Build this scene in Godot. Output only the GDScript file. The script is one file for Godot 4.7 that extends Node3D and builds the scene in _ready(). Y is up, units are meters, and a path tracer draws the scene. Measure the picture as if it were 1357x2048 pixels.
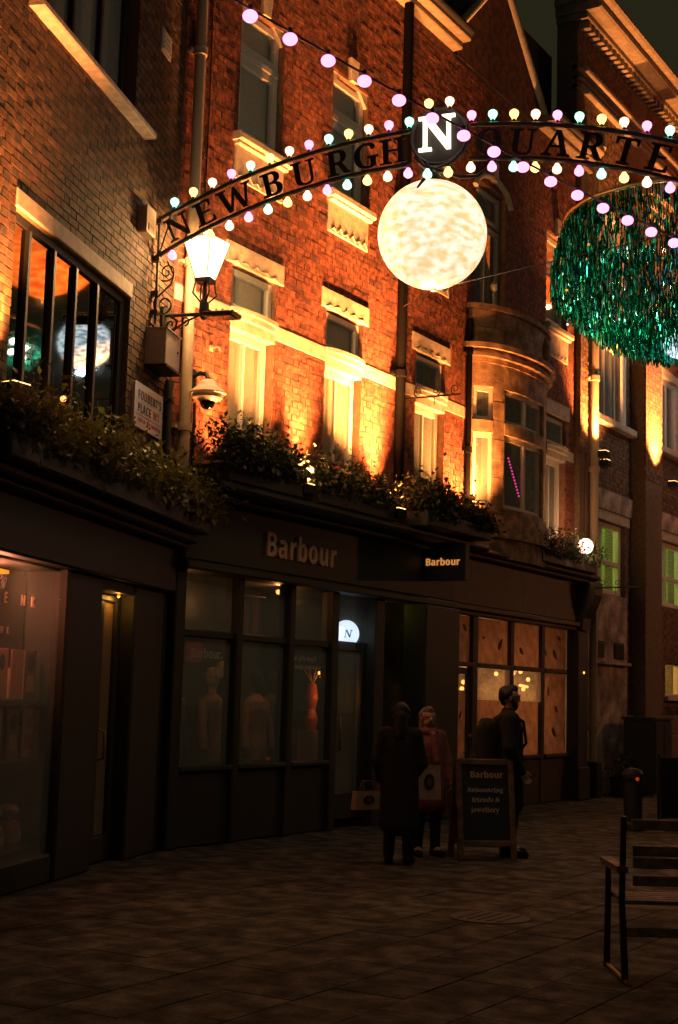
extends Node3D
# A narrow brick-lined lane at night: x runs along the red facade, z points out into the lane, y is up.

class Mb:
	var st := SurfaceTool.new()
	var t := Transform3D()
	var g := -1
	func _init() -> void:
		st.begin(Mesh.PRIMITIVE_TRIANGLES)
	func tri(a: Vector3, b: Vector3, c: Vector3) -> void:
		for p in [a, b, c]:
			st.set_smooth_group(g)
			st.add_vertex(t * p)
	func quad(a: Vector3, b: Vector3, c: Vector3, d: Vector3) -> void:
		tri(a, b, c)
		tri(a, c, d)
	func box(x0: float, y0: float, z0: float, x1: float, y1: float, z1: float, back := true) -> Mb:
		var f := g
		g = -1
		quad(Vector3(x0, y1, z1), Vector3(x1, y1, z1), Vector3(x1, y0, z1), Vector3(x0, y0, z1))
		if back:
			quad(Vector3(x1, y1, z0), Vector3(x0, y1, z0), Vector3(x0, y0, z0), Vector3(x1, y0, z0))
		quad(Vector3(x1, y1, z1), Vector3(x1, y1, z0), Vector3(x1, y0, z0), Vector3(x1, y0, z1))
		quad(Vector3(x0, y1, z0), Vector3(x0, y1, z1), Vector3(x0, y0, z1), Vector3(x0, y0, z0))
		quad(Vector3(x0, y1, z0), Vector3(x1, y1, z0), Vector3(x1, y1, z1), Vector3(x0, y1, z1))
		quad(Vector3(x0, y0, z1), Vector3(x1, y0, z1), Vector3(x1, y0, z0), Vector3(x0, y0, z0))
		g = f
		return self
	# a box with its four long front edges chamfered by c
	func cbox(x0: float, y0: float, z0: float, x1: float, y1: float, z1: float, c: float) -> Mb:
		var f := g
		g = -1
		var o := [Vector3(x0, y0, z0), Vector3(x1, y0, z0), Vector3(x1, y1, z0), Vector3(x0, y1, z0)]
		var m := [Vector3(x0, y0, z1 - c), Vector3(x1, y0, z1 - c), Vector3(x1, y1, z1 - c), Vector3(x0, y1, z1 - c)]
		var n := [Vector3(x0 + c, y0 + c, z1), Vector3(x1 - c, y0 + c, z1), Vector3(x1 - c, y1 - c, z1), Vector3(x0 + c, y1 - c, z1)]
		for k in 4:
			var j := (k + 1) % 4
			quad(o[k], m[k], m[j], o[j])
			quad(m[k], n[k], n[j], m[j])
		quad(n[3], n[2], n[1], n[0])
		quad(o[0], o[1], o[2], o[3])
		g = f
		return self
	func tube(pts: Array, r0: float, r1 := -1.0, sides := 8) -> Mb:
		if r1 < 0.0:
			r1 = r0
		var f := g
		g = 1
		var rings := []
		var up := Vector3.UP
		for k in pts.size():
			var dir: Vector3 = (pts[min(k + 1, pts.size() - 1)] - pts[max(k - 1, 0)]).normalized()
			var side := dir.cross(up)
			if side.length() < 0.1:
				side = dir.cross(Vector3(1, 0.2, 0))
			side = side.normalized()
			var top := side.cross(dir).normalized()
			up = top
			var r: float = lerpf(r0, r1, float(k) / maxf(1.0, pts.size() - 1))
			var ring := []
			for s in sides:
				var a := TAU * s / sides
				ring.append(pts[k] + side * cos(a) * r + top * sin(a) * r)
			rings.append(ring)
		for k in rings.size() - 1:
			for s in sides:
				var j := (s + 1) % sides
				quad(rings[k][s], rings[k][j], rings[k + 1][j], rings[k + 1][s])
		g = -1
		for s in range(1, sides - 1):
			tri(rings[0][0], rings[0][s + 1], rings[0][s])
			var e: Array = rings[-1]
			tri(e[0], e[s], e[s + 1])
		g = f
		return self
	# profile of (radius, height) turned round y
	func lathe(prof: Array, at := Vector3.ZERO, segs := 16, smooth := true) -> Mb:
		var f := g
		for k in prof.size() - 1:
			g = 2 + k if smooth else -1
			var p: Vector2 = prof[k]
			var q: Vector2 = prof[k + 1]
			for s in segs:
				var a := TAU * s / segs
				var b := TAU * (s + 1) / segs
				var p0 := at + Vector3(cos(a) * p.x, p.y, sin(a) * p.x)
				var p1 := at + Vector3(cos(b) * p.x, p.y, sin(b) * p.x)
				var q0 := at + Vector3(cos(a) * q.x, q.y, sin(a) * q.x)
				var q1 := at + Vector3(cos(b) * q.x, q.y, sin(b) * q.x)
				if p.x > 0.0001:
					tri(p0, p1, q1)
				if q.x > 0.0001:
					tri(p0, q1, q0)
		g = f
		return self
	func ball(at: Vector3, r: float, segs := 12, rings := 8, sc := Vector3.ONE) -> Mb:
		var f := g
		g = 3
		for i in rings:
			for s in segs:
				var c := []
				for e in [[i, s], [i, s + 1], [i + 1, s + 1], [i + 1, s]]:
					var th: float = PI * e[0] / rings
					var ph: float = TAU * e[1] / segs
					c.append(at + Vector3(sin(th) * cos(ph), cos(th), sin(th) * sin(ph)) * sc * r)
				if i > 0:
					tri(c[0], c[2], c[1])
				if i < rings - 1:
					tri(c[0], c[3], c[2])
		g = f
		return self
	# a flat outline (x, y), counter-clockwise, made solid between z0 and z1
	func prism(poly: PackedVector2Array, z0: float, z1: float) -> Mb:
		var f := g
		g = -1
		var id := Geometry2D.triangulate_polygon(poly)
		for k in range(0, id.size(), 3):
			var a := poly[id[k]]
			var b := poly[id[k + 1]]
			var c := poly[id[k + 2]]
			if (b - a).cross(c - a) > 0:
				var e := b
				b = c
				c = e
			tri(Vector3(a.x, a.y, z1), Vector3(b.x, b.y, z1), Vector3(c.x, c.y, z1))
			tri(Vector3(a.x, a.y, z0), Vector3(c.x, c.y, z0), Vector3(b.x, b.y, z0))
		for k in poly.size():
			var a := poly[k]
			var b := poly[(k + 1) % poly.size()]
			quad(Vector3(a.x, a.y, z1), Vector3(b.x, b.y, z1), Vector3(b.x, b.y, z0), Vector3(a.x, a.y, z0))
		g = f
		return self
	func mesh() -> ArrayMesh:
		st.generate_normals()
		return st.commit()

var cam: Camera3D
var cam_inverse: Transform3D
var mats := {}
var names := {}
var rng := RandomNumberGenerator.new()
var tex := {}
var serif: SystemFont
var sans: SystemFont

func numbered(called: String) -> String:
	var n: int = names.get(called, 0)
	names[called] = n + 1
	return called if n == 0 else "%s_%03d" % [called, n]

func tag(o: Node3D, label: String, category: String, group := "", kind := "") -> void:
	if label:
		o.set_meta("label", label)
	if category:
		o.set_meta("category", category)
	if group:
		o.set_meta("group", group)
	if kind:
		o.set_meta("kind", kind)

func thing(called: String, label: String, category: String, at := Vector3.ZERO, turn := 0.0, group := "") -> Node3D:
	var o := Node3D.new()
	o.name = numbered(called)
	add_child(o)
	o.position = at
	o.rotation.y = turn
	tag(o, label, category, group)
	return o

func part(called: String, shape, m, parent: Node3D, at := Vector3.ZERO) -> MeshInstance3D:
	var o := MeshInstance3D.new()
	o.name = called
	o.mesh = shape.mesh() if shape is Mb else shape
	o.material_override = mats[m] if m is String else m
	parent.add_child(o, true)
	o.position = at
	return o

func single(called: String, shape, m, label: String, category: String, at := Vector3.ZERO, group := "") -> MeshInstance3D:
	var o := part(numbered(called), shape, m, self, at)
	tag(o, label, category, group)
	return o

func structure(called: String, shape, m) -> MeshInstance3D:
	var o := part(numbered(called), shape, m, self)
	tag(o, "", "", "", "structure")
	return o

func lin(r: float, g: float, b: float, a := 1.0) -> Color:
	return Color(r, g, b, a).linear_to_srgb()

# grey noise between lo and hi, fine grain over coarse blotches, tiling
func noise_image(seed_value: int, freq: float, lo: float, hi: float, fine := 0.35) -> Image:
	var n := FastNoiseLite.new()
	n.seed = seed_value
	n.frequency = freq
	n.fractal_octaves = 4
	var a := n.get_seamless_image(256, 256)
	n.seed = seed_value + 7
	n.frequency = freq * 9.0
	var b := n.get_seamless_image(256, 256)
	var out := Image.create(256, 256, false, Image.FORMAT_RGB8)
	for y in 256:
		for x in 256:
			var v := lerpf(a.get_pixel(x, y).r, b.get_pixel(x, y).r, fine)
			v = clampf((v - 0.5) * 1.6 + 0.5, 0.0, 1.0)
			v = lerpf(lo, hi, v)
			out.set_pixel(x, y, Color(v, v, v))
	return out

func make_mat(called: String, c: Color, rough: float, metal := 0.0, texture := "", scale := 1.0, bump := 0.0) -> StandardMaterial3D:
	var m := StandardMaterial3D.new()
	m.albedo_color = c.linear_to_srgb()
	m.roughness = rough
	m.metallic = metal
	if texture:
		m.albedo_texture = tex[texture]
		m.uv1_triplanar = true
		m.uv1_world_triplanar = true
		m.uv1_scale = Vector3.ONE * scale
		if bump > 0.0:
			m.normal_enabled = true
			m.normal_texture = tex["relief"]
			m.normal_scale = bump
	m.resource_name = called
	mats[called] = m
	return m

func glow_mat(called: String, c: Color, energy: float) -> StandardMaterial3D:
	var m := StandardMaterial3D.new()
	m.albedo_color = c
	m.roughness = 0.4
	m.emission_enabled = true
	m.emission = c
	m.emission_energy_multiplier = energy
	m.resource_name = called
	mats[called] = m
	return m

func pane_mat(called: String, c: Color, alpha: float, rough := 0.03) -> StandardMaterial3D:
	var m := StandardMaterial3D.new()
	m.albedo_color = Color(c.r, c.g, c.b, alpha)
	m.roughness = rough
	m.transparency = BaseMaterial3D.TRANSPARENCY_ALPHA
	m.resource_name = called
	mats[called] = m
	return m

func omni(parent: Node3D, at: Vector3, c: Color, energy: float, size := 0.05) -> OmniLight3D:
	var l := OmniLight3D.new()
	l.light_color = c
	l.light_energy = energy
	l.light_size = size
	l.omni_range = 30.0
	l.omni_attenuation = 2.0
	l.shadow_enabled = true
	parent.add_child(l)
	l.position = at
	return l

func spot(parent: Node3D, at: Vector3, towards: Vector3, c: Color, energy: float, angle: float, size := 0.05) -> SpotLight3D:
	var l := SpotLight3D.new()
	l.light_color = c
	l.light_energy = energy
	l.light_size = size
	l.spot_angle = angle
	l.spot_angle_attenuation = 1.0
	l.spot_range = 30.0
	l.spot_attenuation = 2.0
	l.shadow_enabled = true
	parent.add_child(l)
	l.position = at
	var d := (towards - at).normalized()
	l.basis = Basis.looking_at(d, Vector3.RIGHT if absf(d.y) > 0.9 else Vector3.UP)
	return l

# a row of letters, each a mesh of its own; origin is the left end of the baseline, ax runs along the line
func letters(parent: Node3D, text: String, font: Font, cap: float, at: Vector3, ax: Vector3, up: Vector3, m, depth := 0.015, gap := 0.0, called := "letter") -> float:
	var px := cap / (0.714 * 64.0)
	var x := 0.0
	for ch in text:
		var w := font.get_string_size(ch, HORIZONTAL_ALIGNMENT_LEFT, -1, 64).x * px
		if ch != " ":
			var tm := TextMesh.new()
			tm.text = ch
			tm.font = font
			tm.font_size = 64
			tm.pixel_size = px
			tm.depth = depth
			tm.curve_step = 2.0
			tm.horizontal_alignment = HORIZONTAL_ALIGNMENT_LEFT
			tm.vertical_alignment = VERTICAL_ALIGNMENT_BOTTOM
			var o := part(called, tm, m, parent)
			var drop := font.get_descent(64) * px
			o.transform = Transform3D(Basis(ax, up, ax.cross(up)), at + ax * x - up * drop)
		x += w + gap
	return x

func in_view(p: Vector3) -> float:
	var q := cam_inverse * p
	if q.z > -0.5:
		return -1.0
	var ty := tan(deg_to_rad(cam.fov * 0.5))
	if absf(q.y / -q.z) > ty * 1.02 or absf(q.x / -q.z) > ty * 678.0 / 1024.0 * 1.02:
		return -1.0
	return -q.z

# a wall with rectangular openings [x0, y0, x1, y1]
func wall_mesh(x0: float, x1: float, y0: float, y1: float, holes: Array, z0: float, z1: float) -> Mb:
	var xs := [x0, x1]
	var ys := [y0, y1]
	for h in holes:
		for v in [h[0], h[2]]:
			if v > x0 and v < x1 and not xs.has(v):
				xs.append(v)
		for v in [h[1], h[3]]:
			if v > y0 and v < y1 and not ys.has(v):
				ys.append(v)
	xs.sort()
	ys.sort()
	var b := Mb.new()
	for i in xs.size() - 1:
		var run := -1
		for j in ys.size():
			var open := true
			if j < ys.size() - 1:
				open = false
				var cx: float = (xs[i] + xs[i + 1]) * 0.5
				var cy: float = (ys[j] + ys[j + 1]) * 0.5
				for h in holes:
					if cx > h[0] and cx < h[2] and cy > h[1] and cy < h[3]:
						open = true
			if not open and run < 0:
				run = j
			elif open and run >= 0:
				b.box(xs[i], ys[run], z0, xs[i + 1], ys[j], z1)
				run = -1
	return b

# bricks in Flemish bond on the wall z = zf of parent; the n largest in view are parts, the rest one part of its own
func brickwork(parent: Node3D, x0: float, x1: float, y0: float, y1: float, holes: Array, course: float, long: float, zf: float, tones: Array, header_tones: Array, n_single: int, seed_value: int) -> void:
	rng.seed = seed_value
	var joint := 0.011
	var all := []
	var row := 0
	var y := y0
	while y + course <= y1 + 0.001:
		var ym := y + course * 0.5
		var free := [[x0, x1]]
		for h in holes:
			if ym > h[1] and ym < h[3]:
				var rest := []
				for f in free:
					if h[2] <= f[0] or h[0] >= f[1]:
						rest.append(f)
						continue
					if h[0] > f[0] + 0.03:
						rest.append([f[0], h[0]])
					if h[2] < f[1] - 0.03:
						rest.append([h[2], f[1]])
				free = rest
		var pair := long * 1.5
		for f in free:
			var k := int(floor((f[0] - x0) / pair)) - 1
			var x: float = x0 + k * pair + (0.0 if row % 2 == 0 else long * 0.75)
			var header := false
			while x < f[1]:
				var w := long * 0.5 if header else long
				var a := maxf(x, f[0] + 0.002)
				var b := minf(x + w - joint, f[1] - 0.002)
				if b - a > 0.035:
					var pick: Array = header_tones if header and header_tones.size() else tones
					var s := Vector3(b - a, course - joint, 0.05 + rng.randf_range(-0.002, 0.003))
					var tilt := Basis.from_euler(Vector3(0, 0, rng.randf_range(-0.006, 0.006)))
					all.append([Vector3((a + b) * 0.5, y + (course - joint) * 0.5 + rng.randf_range(-0.0012, 0.0012), zf), s, pick[rng.randi() % pick.size()], tilt])
				x += w
				header = not header
		row += 1
		y += course
	var xf := parent.global_transform
	for b in all:
		var d := in_view(xf * b[0])
		b.append(d if d > 0.0 else 999.0 + rng.randf())
	all.sort_custom(func(p, q): return p[4] < q[4])
	var unit := Mb.new().box(-0.5, -0.5, -1.0, 0.5, 0.5, 0.0, false).mesh()
	var tone_mats := {}
	var n := mini(n_single, all.size())
	for k in n:
		var b: Array = all[k]
		if not tone_mats.has(b[2]):
			var m: StandardMaterial3D = mats["brick_base"].duplicate()
			m.vertex_color_use_as_albedo = false
			m.albedo_color = b[2].linear_to_srgb()
			tone_mats[b[2]] = m
		var o := part("brick", unit, tone_mats[b[2]], parent)
		o.transform = Transform3D(b[3] * Basis.from_scale(b[1]), b[0] + Vector3(0, 0, b[1].z - 0.05))
	if all.size() > n:
		var mm := MultiMesh.new()
		mm.transform_format = MultiMesh.TRANSFORM_3D
		mm.use_colors = true
		mm.mesh = unit
		mm.instance_count = all.size() - n
		for k in all.size() - n:
			var b: Array = all[k + n]
			mm.set_instance_transform(k, Transform3D(b[3] * Basis.from_scale(b[1]), b[0] + Vector3(0, 0, b[1].z - 0.05)))
			mm.set_instance_color(k, b[2])
		var r := MultiMeshInstance3D.new()
		r.name = "brickwork"
		r.multimesh = mm
		r.material_override = mats["brick_base"]
		r.set_meta("kind", "stuff")
		parent.add_child(r, true)

# scroll of wrought iron: an arc that winds in, in the plane of the axes ax and up
func scroll(c: Vector3, ax: Vector3, up: Vector3, r: float, turns: float, start: float, sense := 1.0) -> Array:
	var p := []
	var n := int(14 * turns) + 4
	for k in n + 1:
		var u := float(k) / n
		var a := start + sense * u * turns * TAU
		var q := r * (1.0 - 0.82 * u)
		p.append(c + ax * cos(a) * q + up * sin(a) * q)
	return p

# loose leaves filling a bed: small folded blades, each at its own tilt
func leaves(seed_value: int, n: int, lo: Vector3, hi: Vector3, size: float, clumps: int) -> Mb:
	rng.seed = seed_value
	var b := Mb.new()
	var heads := []
	for k in clumps:
		var u := (k + rng.randf_range(0.2, 0.8)) / clumps
		heads.append([Vector3(lerpf(lo.x, hi.x, u), lerpf(lo.y, hi.y, rng.randf_range(0.3, 0.75)), lerpf(lo.z, hi.z, rng.randf_range(0.25, 0.8))), rng.randf_range(0.12, 0.27)])
	for k in n:
		var h: Array = heads[rng.randi() % heads.size()]
		var d := Vector3(rng.randfn(), rng.randfn(), rng.randfn()) * 0.55
		var p: Vector3 = h[0] + Vector3(d.x * h[1] * 1.2, d.y * h[1], d.z * h[1])
		if p.y < lo.y:
			p.y = lo.y + rng.randf() * 0.06
		var q := Basis.from_euler(Vector3(rng.randf_range(-1.2, 1.2), rng.randf() * TAU, rng.randf_range(-0.8, 0.8)))
		var s := size * rng.randf_range(0.4, 1.8)
		var tip := p + q * Vector3(0, 0, s)
		var l := p + q * Vector3(-s * 0.32, s * 0.1, s * 0.45)
		var r := p + q * Vector3(s * 0.32, s * 0.1, s * 0.45)
		b.tri(p, l, tip)
		b.tri(p, tip, r)
	return b

# a smooth body from tapered capsules [a, b, ra, rb], meshed as surface nets into out
func blob(out: Mb, bones: Array, cell: float, k: float) -> void:
	var lo := Vector3.INF
	var hi := -Vector3.INF
	for b in bones:
		for e in [[b[0], b[2]], [b[1], b[3]]]:
			lo = lo.min(e[0] - Vector3.ONE * (e[1] + cell * 2.5))
			hi = hi.max(e[0] + Vector3.ONE * (e[1] + cell * 2.5))
	var nx := int((hi.x - lo.x) / cell) + 2
	var ny := int((hi.y - lo.y) / cell) + 2
	var nz := int((hi.z - lo.z) / cell) + 2
	var f := PackedFloat32Array()
	f.resize(nx * ny * nz)
	f.fill(9.0)
	for b in bones:
		var a: Vector3 = b[0]
		var ba: Vector3 = b[1] - b[0]
		var bb := maxf(ba.length_squared(), 1e-9)
		var ra: float = b[2]
		var rb: float = b[3]
		var pad := maxf(k, cell * 2.2)
		var l: Vector3 = ((b[0] - Vector3.ONE * (ra + pad)).min(b[1] - Vector3.ONE * (rb + pad)) - lo) / cell
		var h: Vector3 = ((b[0] + Vector3.ONE * (ra + pad)).max(b[1] + Vector3.ONE * (rb + pad)) - lo) / cell
		for iz in range(maxi(0, int(l.z)), mini(nz, int(h.z) + 2)):
			for iy in range(maxi(0, int(l.y)), mini(ny, int(h.y) + 2)):
				var at := (iz * ny + iy) * nx
				for ix in range(maxi(0, int(l.x)), mini(nx, int(h.x) + 2)):
					var p := lo + Vector3(ix, iy, iz) * cell - a
					var u := clampf(p.dot(ba) / bb, 0.0, 1.0)
					var d := (p - ba * u).length() - lerpf(ra, rb, u)
					var o := f[at + ix]
					var w := clampf(0.5 + 0.5 * (o - d) / k, 0.0, 1.0)
					f[at + ix] = lerpf(o, d, w) - k * w * (1.0 - w)
	var cells := {}
	var off := [0, 1, nx, nx + 1, nx * ny, nx * ny + 1, nx * ny + nx, nx * ny + nx + 1]
	for iz in nz - 1:
		for iy in ny - 1:
			for ix in nx - 1:
				var i := (iz * ny + iy) * nx + ix
				if f[i] > 3.0 * cell and f[i] < 8.0:
					continue
				var inside := 0
				for o in off:
					if f[i + o] < 0.0:
						inside += 1
				if inside == 0 or inside == 8:
					continue
				var s := Vector3.ZERO
				var n := 0
				for e in [[0, 1], [2, 3], [4, 5], [6, 7], [0, 2], [1, 3], [4, 6], [5, 7], [0, 4], [1, 5], [2, 6], [3, 7]]:
					var p0: float = f[i + off[e[0]]]
					var p1: float = f[i + off[e[1]]]
					if (p0 < 0.0) != (p1 < 0.0):
						var u: float = clampf(p0 / (p0 - p1), 0.02, 0.98)
						var c0 := Vector3(e[0] & 1, (e[0] >> 1) & 1, e[0] >> 2)
						var c1 := Vector3(e[1] & 1, (e[1] >> 1) & 1, e[1] >> 2)
						s += c0.lerp(c1, u)
						n += 1
				cells[i] = lo + (Vector3(ix, iy, iz) + s / n) * cell
	out.g = 5
	for i in cells:
		for ax in 3:
			var d: int = [1, nx, nx * ny][ax]
			var e1: int = [nx, nx * ny, 1][ax]
			var e2: int = [nx * ny, 1, nx][ax]
			if (f[i] < 0.0) == (f[i + d] < 0.0):
				continue
			if not (cells.has(i - e1) and cells.has(i - e2) and cells.has(i - e1 - e2)):
				continue
			if f[i] < 0.0:
				out.quad(cells[i], cells[i - e2], cells[i - e1 - e2], cells[i - e1])
			else:
				out.quad(cells[i], cells[i - e1], cells[i - e1 - e2], cells[i - e2])

func make_materials() -> void:
	serif = SystemFont.new()
	serif.font_names = PackedStringArray(["Droid Serif"])
	serif.font_weight = 700
	sans = SystemFont.new()
	sans.font_names = PackedStringArray(["Droid Sans"])
	sans.font_weight = 700
	tex["grain"] = ImageTexture.create_from_image(noise_image(11, 0.02, 0.72, 1.0, 0.5))
	tex["blotch"] = ImageTexture.create_from_image(noise_image(23, 0.012, 0.5, 1.0, 0.3))
	tex["fine"] = ImageTexture.create_from_image(noise_image(31, 0.05, 0.82, 1.0, 0.6))
	var relief := noise_image(47, 0.04, 0.0, 1.0, 0.5)
	relief.bump_map_to_normal_map(3.0)
	tex["relief"] = ImageTexture.create_from_image(relief)
	var b := make_mat("brick_base", Color(1, 1, 1), 0.85, 0.0, "blotch", 2.3, 0.9)
	b.vertex_color_use_as_albedo = true
	make_mat("mortar_red", Color(0.36, 0.19, 0.11), 0.95, 0.0, "grain", 1.7, 0.6)
	make_mat("mortar_stock", Color(0.20, 0.135, 0.08), 0.95, 0.0, "grain", 1.7, 0.6)
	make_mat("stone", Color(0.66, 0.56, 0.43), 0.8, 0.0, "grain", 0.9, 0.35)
	make_mat("terracotta", Color(0.58, 0.35, 0.20), 0.8, 0.0, "blotch", 1.1, 0.4)
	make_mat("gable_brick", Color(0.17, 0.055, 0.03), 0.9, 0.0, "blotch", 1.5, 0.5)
	make_mat("white_paint", Color(0.76, 0.69, 0.57), 0.45, 0.0, "fine", 2.0)
	make_mat("render_wall", Color(0.60, 0.46, 0.38), 0.85, 0.0, "blotch", 0.5, 0.3)
	make_mat("concrete", Color(0.58, 0.47, 0.38), 0.85, 0.0, "grain", 1.3, 0.3)
	make_mat("black_iron", Color(0.016, 0.014, 0.012), 0.55, 0.0, "fine", 3.0)
	make_mat("pipe_black", Color(0.006, 0.0055, 0.005), 0.8)
	mats["pipe_black"].metallic_specular = 0.12
	make_mat("arch_iron", Color(0.075, 0.065, 0.05), 0.4, 0.6, "fine", 3.0)
	make_mat("black_paint", Color(0.035, 0.034, 0.028), 0.6, 0.0, "fine", 1.0)
	make_mat("shop_green", Color(0.034, 0.036, 0.026), 0.6, 0.0, "fine", 1.0)
	make_mat("brown_paint", Color(0.11, 0.055, 0.035), 0.6, 0.0, "grain", 0.8)
	make_mat("cream_pipe", Color(0.46, 0.35, 0.23), 0.45, 0.0, "fine", 2.0)
	make_mat("grey_box", Color(0.50, 0.44, 0.36), 0.5, 0.0, "fine", 1.5)
	make_mat("enamel", Color(0.80, 0.77, 0.72), 0.25, 0.0, "fine", 1.4)
	make_mat("print_black", Color(0.02, 0.02, 0.02), 0.5)
	make_mat("print_blue_mat", Color(0.03, 0.06, 0.25), 0.5)
	make_mat("print_red", Color(0.55, 0.05, 0.03), 0.5)
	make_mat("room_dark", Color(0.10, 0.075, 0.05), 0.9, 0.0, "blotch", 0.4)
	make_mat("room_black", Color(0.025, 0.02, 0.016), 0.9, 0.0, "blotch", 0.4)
	make_mat("room_cream", Color(0.55, 0.42, 0.27), 0.9, 0.0, "fine", 0.6)
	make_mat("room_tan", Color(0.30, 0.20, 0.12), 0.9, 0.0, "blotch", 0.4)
	make_mat("room_green", Color(0.45, 0.55, 0.22), 0.9, 0.0, "fine", 0.6)
	make_mat("blind", Color(0.26, 0.18, 0.10), 0.9, 0.0, "fine", 1.2)
	make_mat("blind_brightened", Color(0.66, 0.52, 0.34), 0.9, 0.0, "fine", 1.2)  # blind cloth made paler where upper panes get too little light
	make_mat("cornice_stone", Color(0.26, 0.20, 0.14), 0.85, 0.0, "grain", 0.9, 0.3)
	make_mat("wood", Color(0.30, 0.15, 0.07), 0.6, 0.0, "blotch", 2.0, 0.3)
	make_mat("bench_wood", Color(0.33, 0.20, 0.11), 0.6, 0.0, "blotch", 2.5, 0.3)
	make_mat("soil", Color(0.05, 0.035, 0.025), 1.0, 0.0, "blotch", 3.0, 0.5)
	make_mat("paving", Color(0.150, 0.135, 0.108), 0.9, 0.0, "blotch", 0.22, 0.5)
	make_mat("kerb", Color(0.20, 0.18, 0.15), 0.7, 0.0, "grain", 0.8, 0.4)
	make_mat("pavement", Color(0.064, 0.059, 0.043), 0.9, 0.0, "blotch", 0.35, 0.5)
	make_mat("slate", Color(0.05, 0.045, 0.045), 0.6, 0.0, "blotch", 0.8, 0.4)
	make_mat("chalkboard", Color(0.018, 0.018, 0.017), 0.6, 0.0, "fine", 1.5)
	make_mat("chalk", Color(0.55, 0.45, 0.36), 0.9)
	make_mat("sign_gold", Color(0.55, 0.33, 0.20), 0.5)
	make_mat("black_cloth", Color(0.014, 0.013, 0.013), 0.95, 0.0, "fine", 2.0)
	make_mat("dark_cloth", Color(0.035, 0.028, 0.026), 0.95, 0.0, "grain", 3.0)
	make_mat("rose_cloth", Color(0.34, 0.11, 0.09), 0.95, 0.0, "grain", 3.0)
	make_mat("tan_cloth", Color(0.42, 0.22, 0.12), 0.9, 0.0, "grain", 3.0)
	make_mat("olive_cloth", Color(0.09, 0.075, 0.04), 0.9, 0.0, "grain", 3.0)
	make_mat("white_knit", Color(0.62, 0.50, 0.42), 0.95, 0.0, "grain", 4.0)
	make_mat("skin", Color(0.45, 0.24, 0.16), 0.55)
	make_mat("hair_dark", Color(0.018, 0.013, 0.01), 0.6, 0.0, "fine", 4.0)
	make_mat("hair_light", Color(0.20, 0.11, 0.05), 0.6, 0.0, "fine", 4.0)
	make_mat("paper_bag", Color(0.62, 0.42, 0.28), 0.8, 0.0, "grain", 2.0)
	make_mat("leather", Color(0.26, 0.13, 0.07), 0.6, 0.0, "grain", 2.0)
	make_mat("bottle_red", Color(0.42, 0.10, 0.05), 0.3)
	make_mat("bottle_amber", Color(0.45, 0.18, 0.06), 0.3)
	make_mat("bottle_pale", Color(0.45, 0.30, 0.22), 0.4)
	make_mat("bottle_rose", Color(0.40, 0.15, 0.10), 0.6)
	make_mat("bottle_tan", Color(0.34, 0.18, 0.11), 0.6)
	make_mat("brass", Color(0.6, 0.36, 0.12), 0.3, 0.9)
	make_mat("fixture", Color(0.03, 0.028, 0.025), 0.4, 0.5)
	make_mat("dome_white", Color(0.72, 0.64, 0.52), 0.35)
	make_mat("dome_black", Color(0.01, 0.01, 0.01), 0.08)
	make_mat("petal_pale", Color(0.65, 0.42, 0.22), 0.8)
	make_mat("petal_red", Color(0.42, 0.07, 0.05), 0.8)
	for e in [["leaf_dark", Color(0.024, 0.032, 0.013)], ["leaf_deep", Color(0.036, 0.05, 0.016)], ["leaf_olive", Color(0.13, 0.115, 0.03)], ["leaf_bright", Color(0.14, 0.15, 0.035)]]:
		var m := make_mat(e[0], e[1], 0.55)
		m.backlight_enabled = true
		m.backlight = (e[1] as Color * 0.6).linear_to_srgb()
	make_mat("tinsel", Color(0.02, 0.30, 0.19), 0.13, 1.0)
	pane_mat("glass", Color(0.9, 0.95, 0.9), 0.10)
	var mirror := make_mat("coated_glass", Color(0.30, 0.28, 0.25), 0.03, 1.0)
	mirror.resource_name = "coated_glass"
	var film := make_mat("window_film", Color(0.62, 0.53, 0.47), 0.8, 0.0, "grain", 0.8)
	film.backlight_enabled = true
	film.backlight = Color(1.0, 0.90, 0.82)
	var vinyl := make_mat("leaf_vinyl", Color(0.05, 0.03, 0.018), 0.7)
	vinyl.resource_name = "leaf_vinyl"
	glow_mat("lantern_glow", Color(1.0, 0.84, 0.62), 7.0)
	glow_mat("letter_glow", Color(1.0, 0.90, 0.80), 2.2)
	glow_mat("sign_white", Color(0.86, 0.93, 1.0), 1.25)
	glow_mat("sign_amber", Color(1.0, 0.66, 0.34), 0.55)
	glow_mat("bulb_teal", Color(0.66, 1.0, 0.88), 2.1)
	glow_mat("bulb_yellow", Color(1.0, 0.84, 0.48), 2.7)
	glow_mat("bulb_peach", Color(1.0, 0.80, 0.64), 2.7)
	glow_mat("bulb_pink", Color(1.0, 0.58, 0.78), 2.5)
	glow_mat("festoon_pink", Color(1.0, 0.58, 0.80), 2.5)
	glow_mat("uplight_glow", Color(1.0, 0.74, 0.42), 6.0)
	glow_mat("flood_glow", Color(1.0, 0.80, 0.68), 5.0)
	glow_mat("lamp_warm", Color(1.0, 0.66, 0.34), 3.0)
	glow_mat("led_pink", Color(1.0, 0.25, 0.62), 1.2)
	glow_mat("led_gold", Color(1.0, 0.62, 0.15), 1.0)
	glow_mat("reflector_glint_red", Color(0.9, 0.22, 0.12), 0.45)  # no lamp: the reflector's gleam is put in as glow

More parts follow.
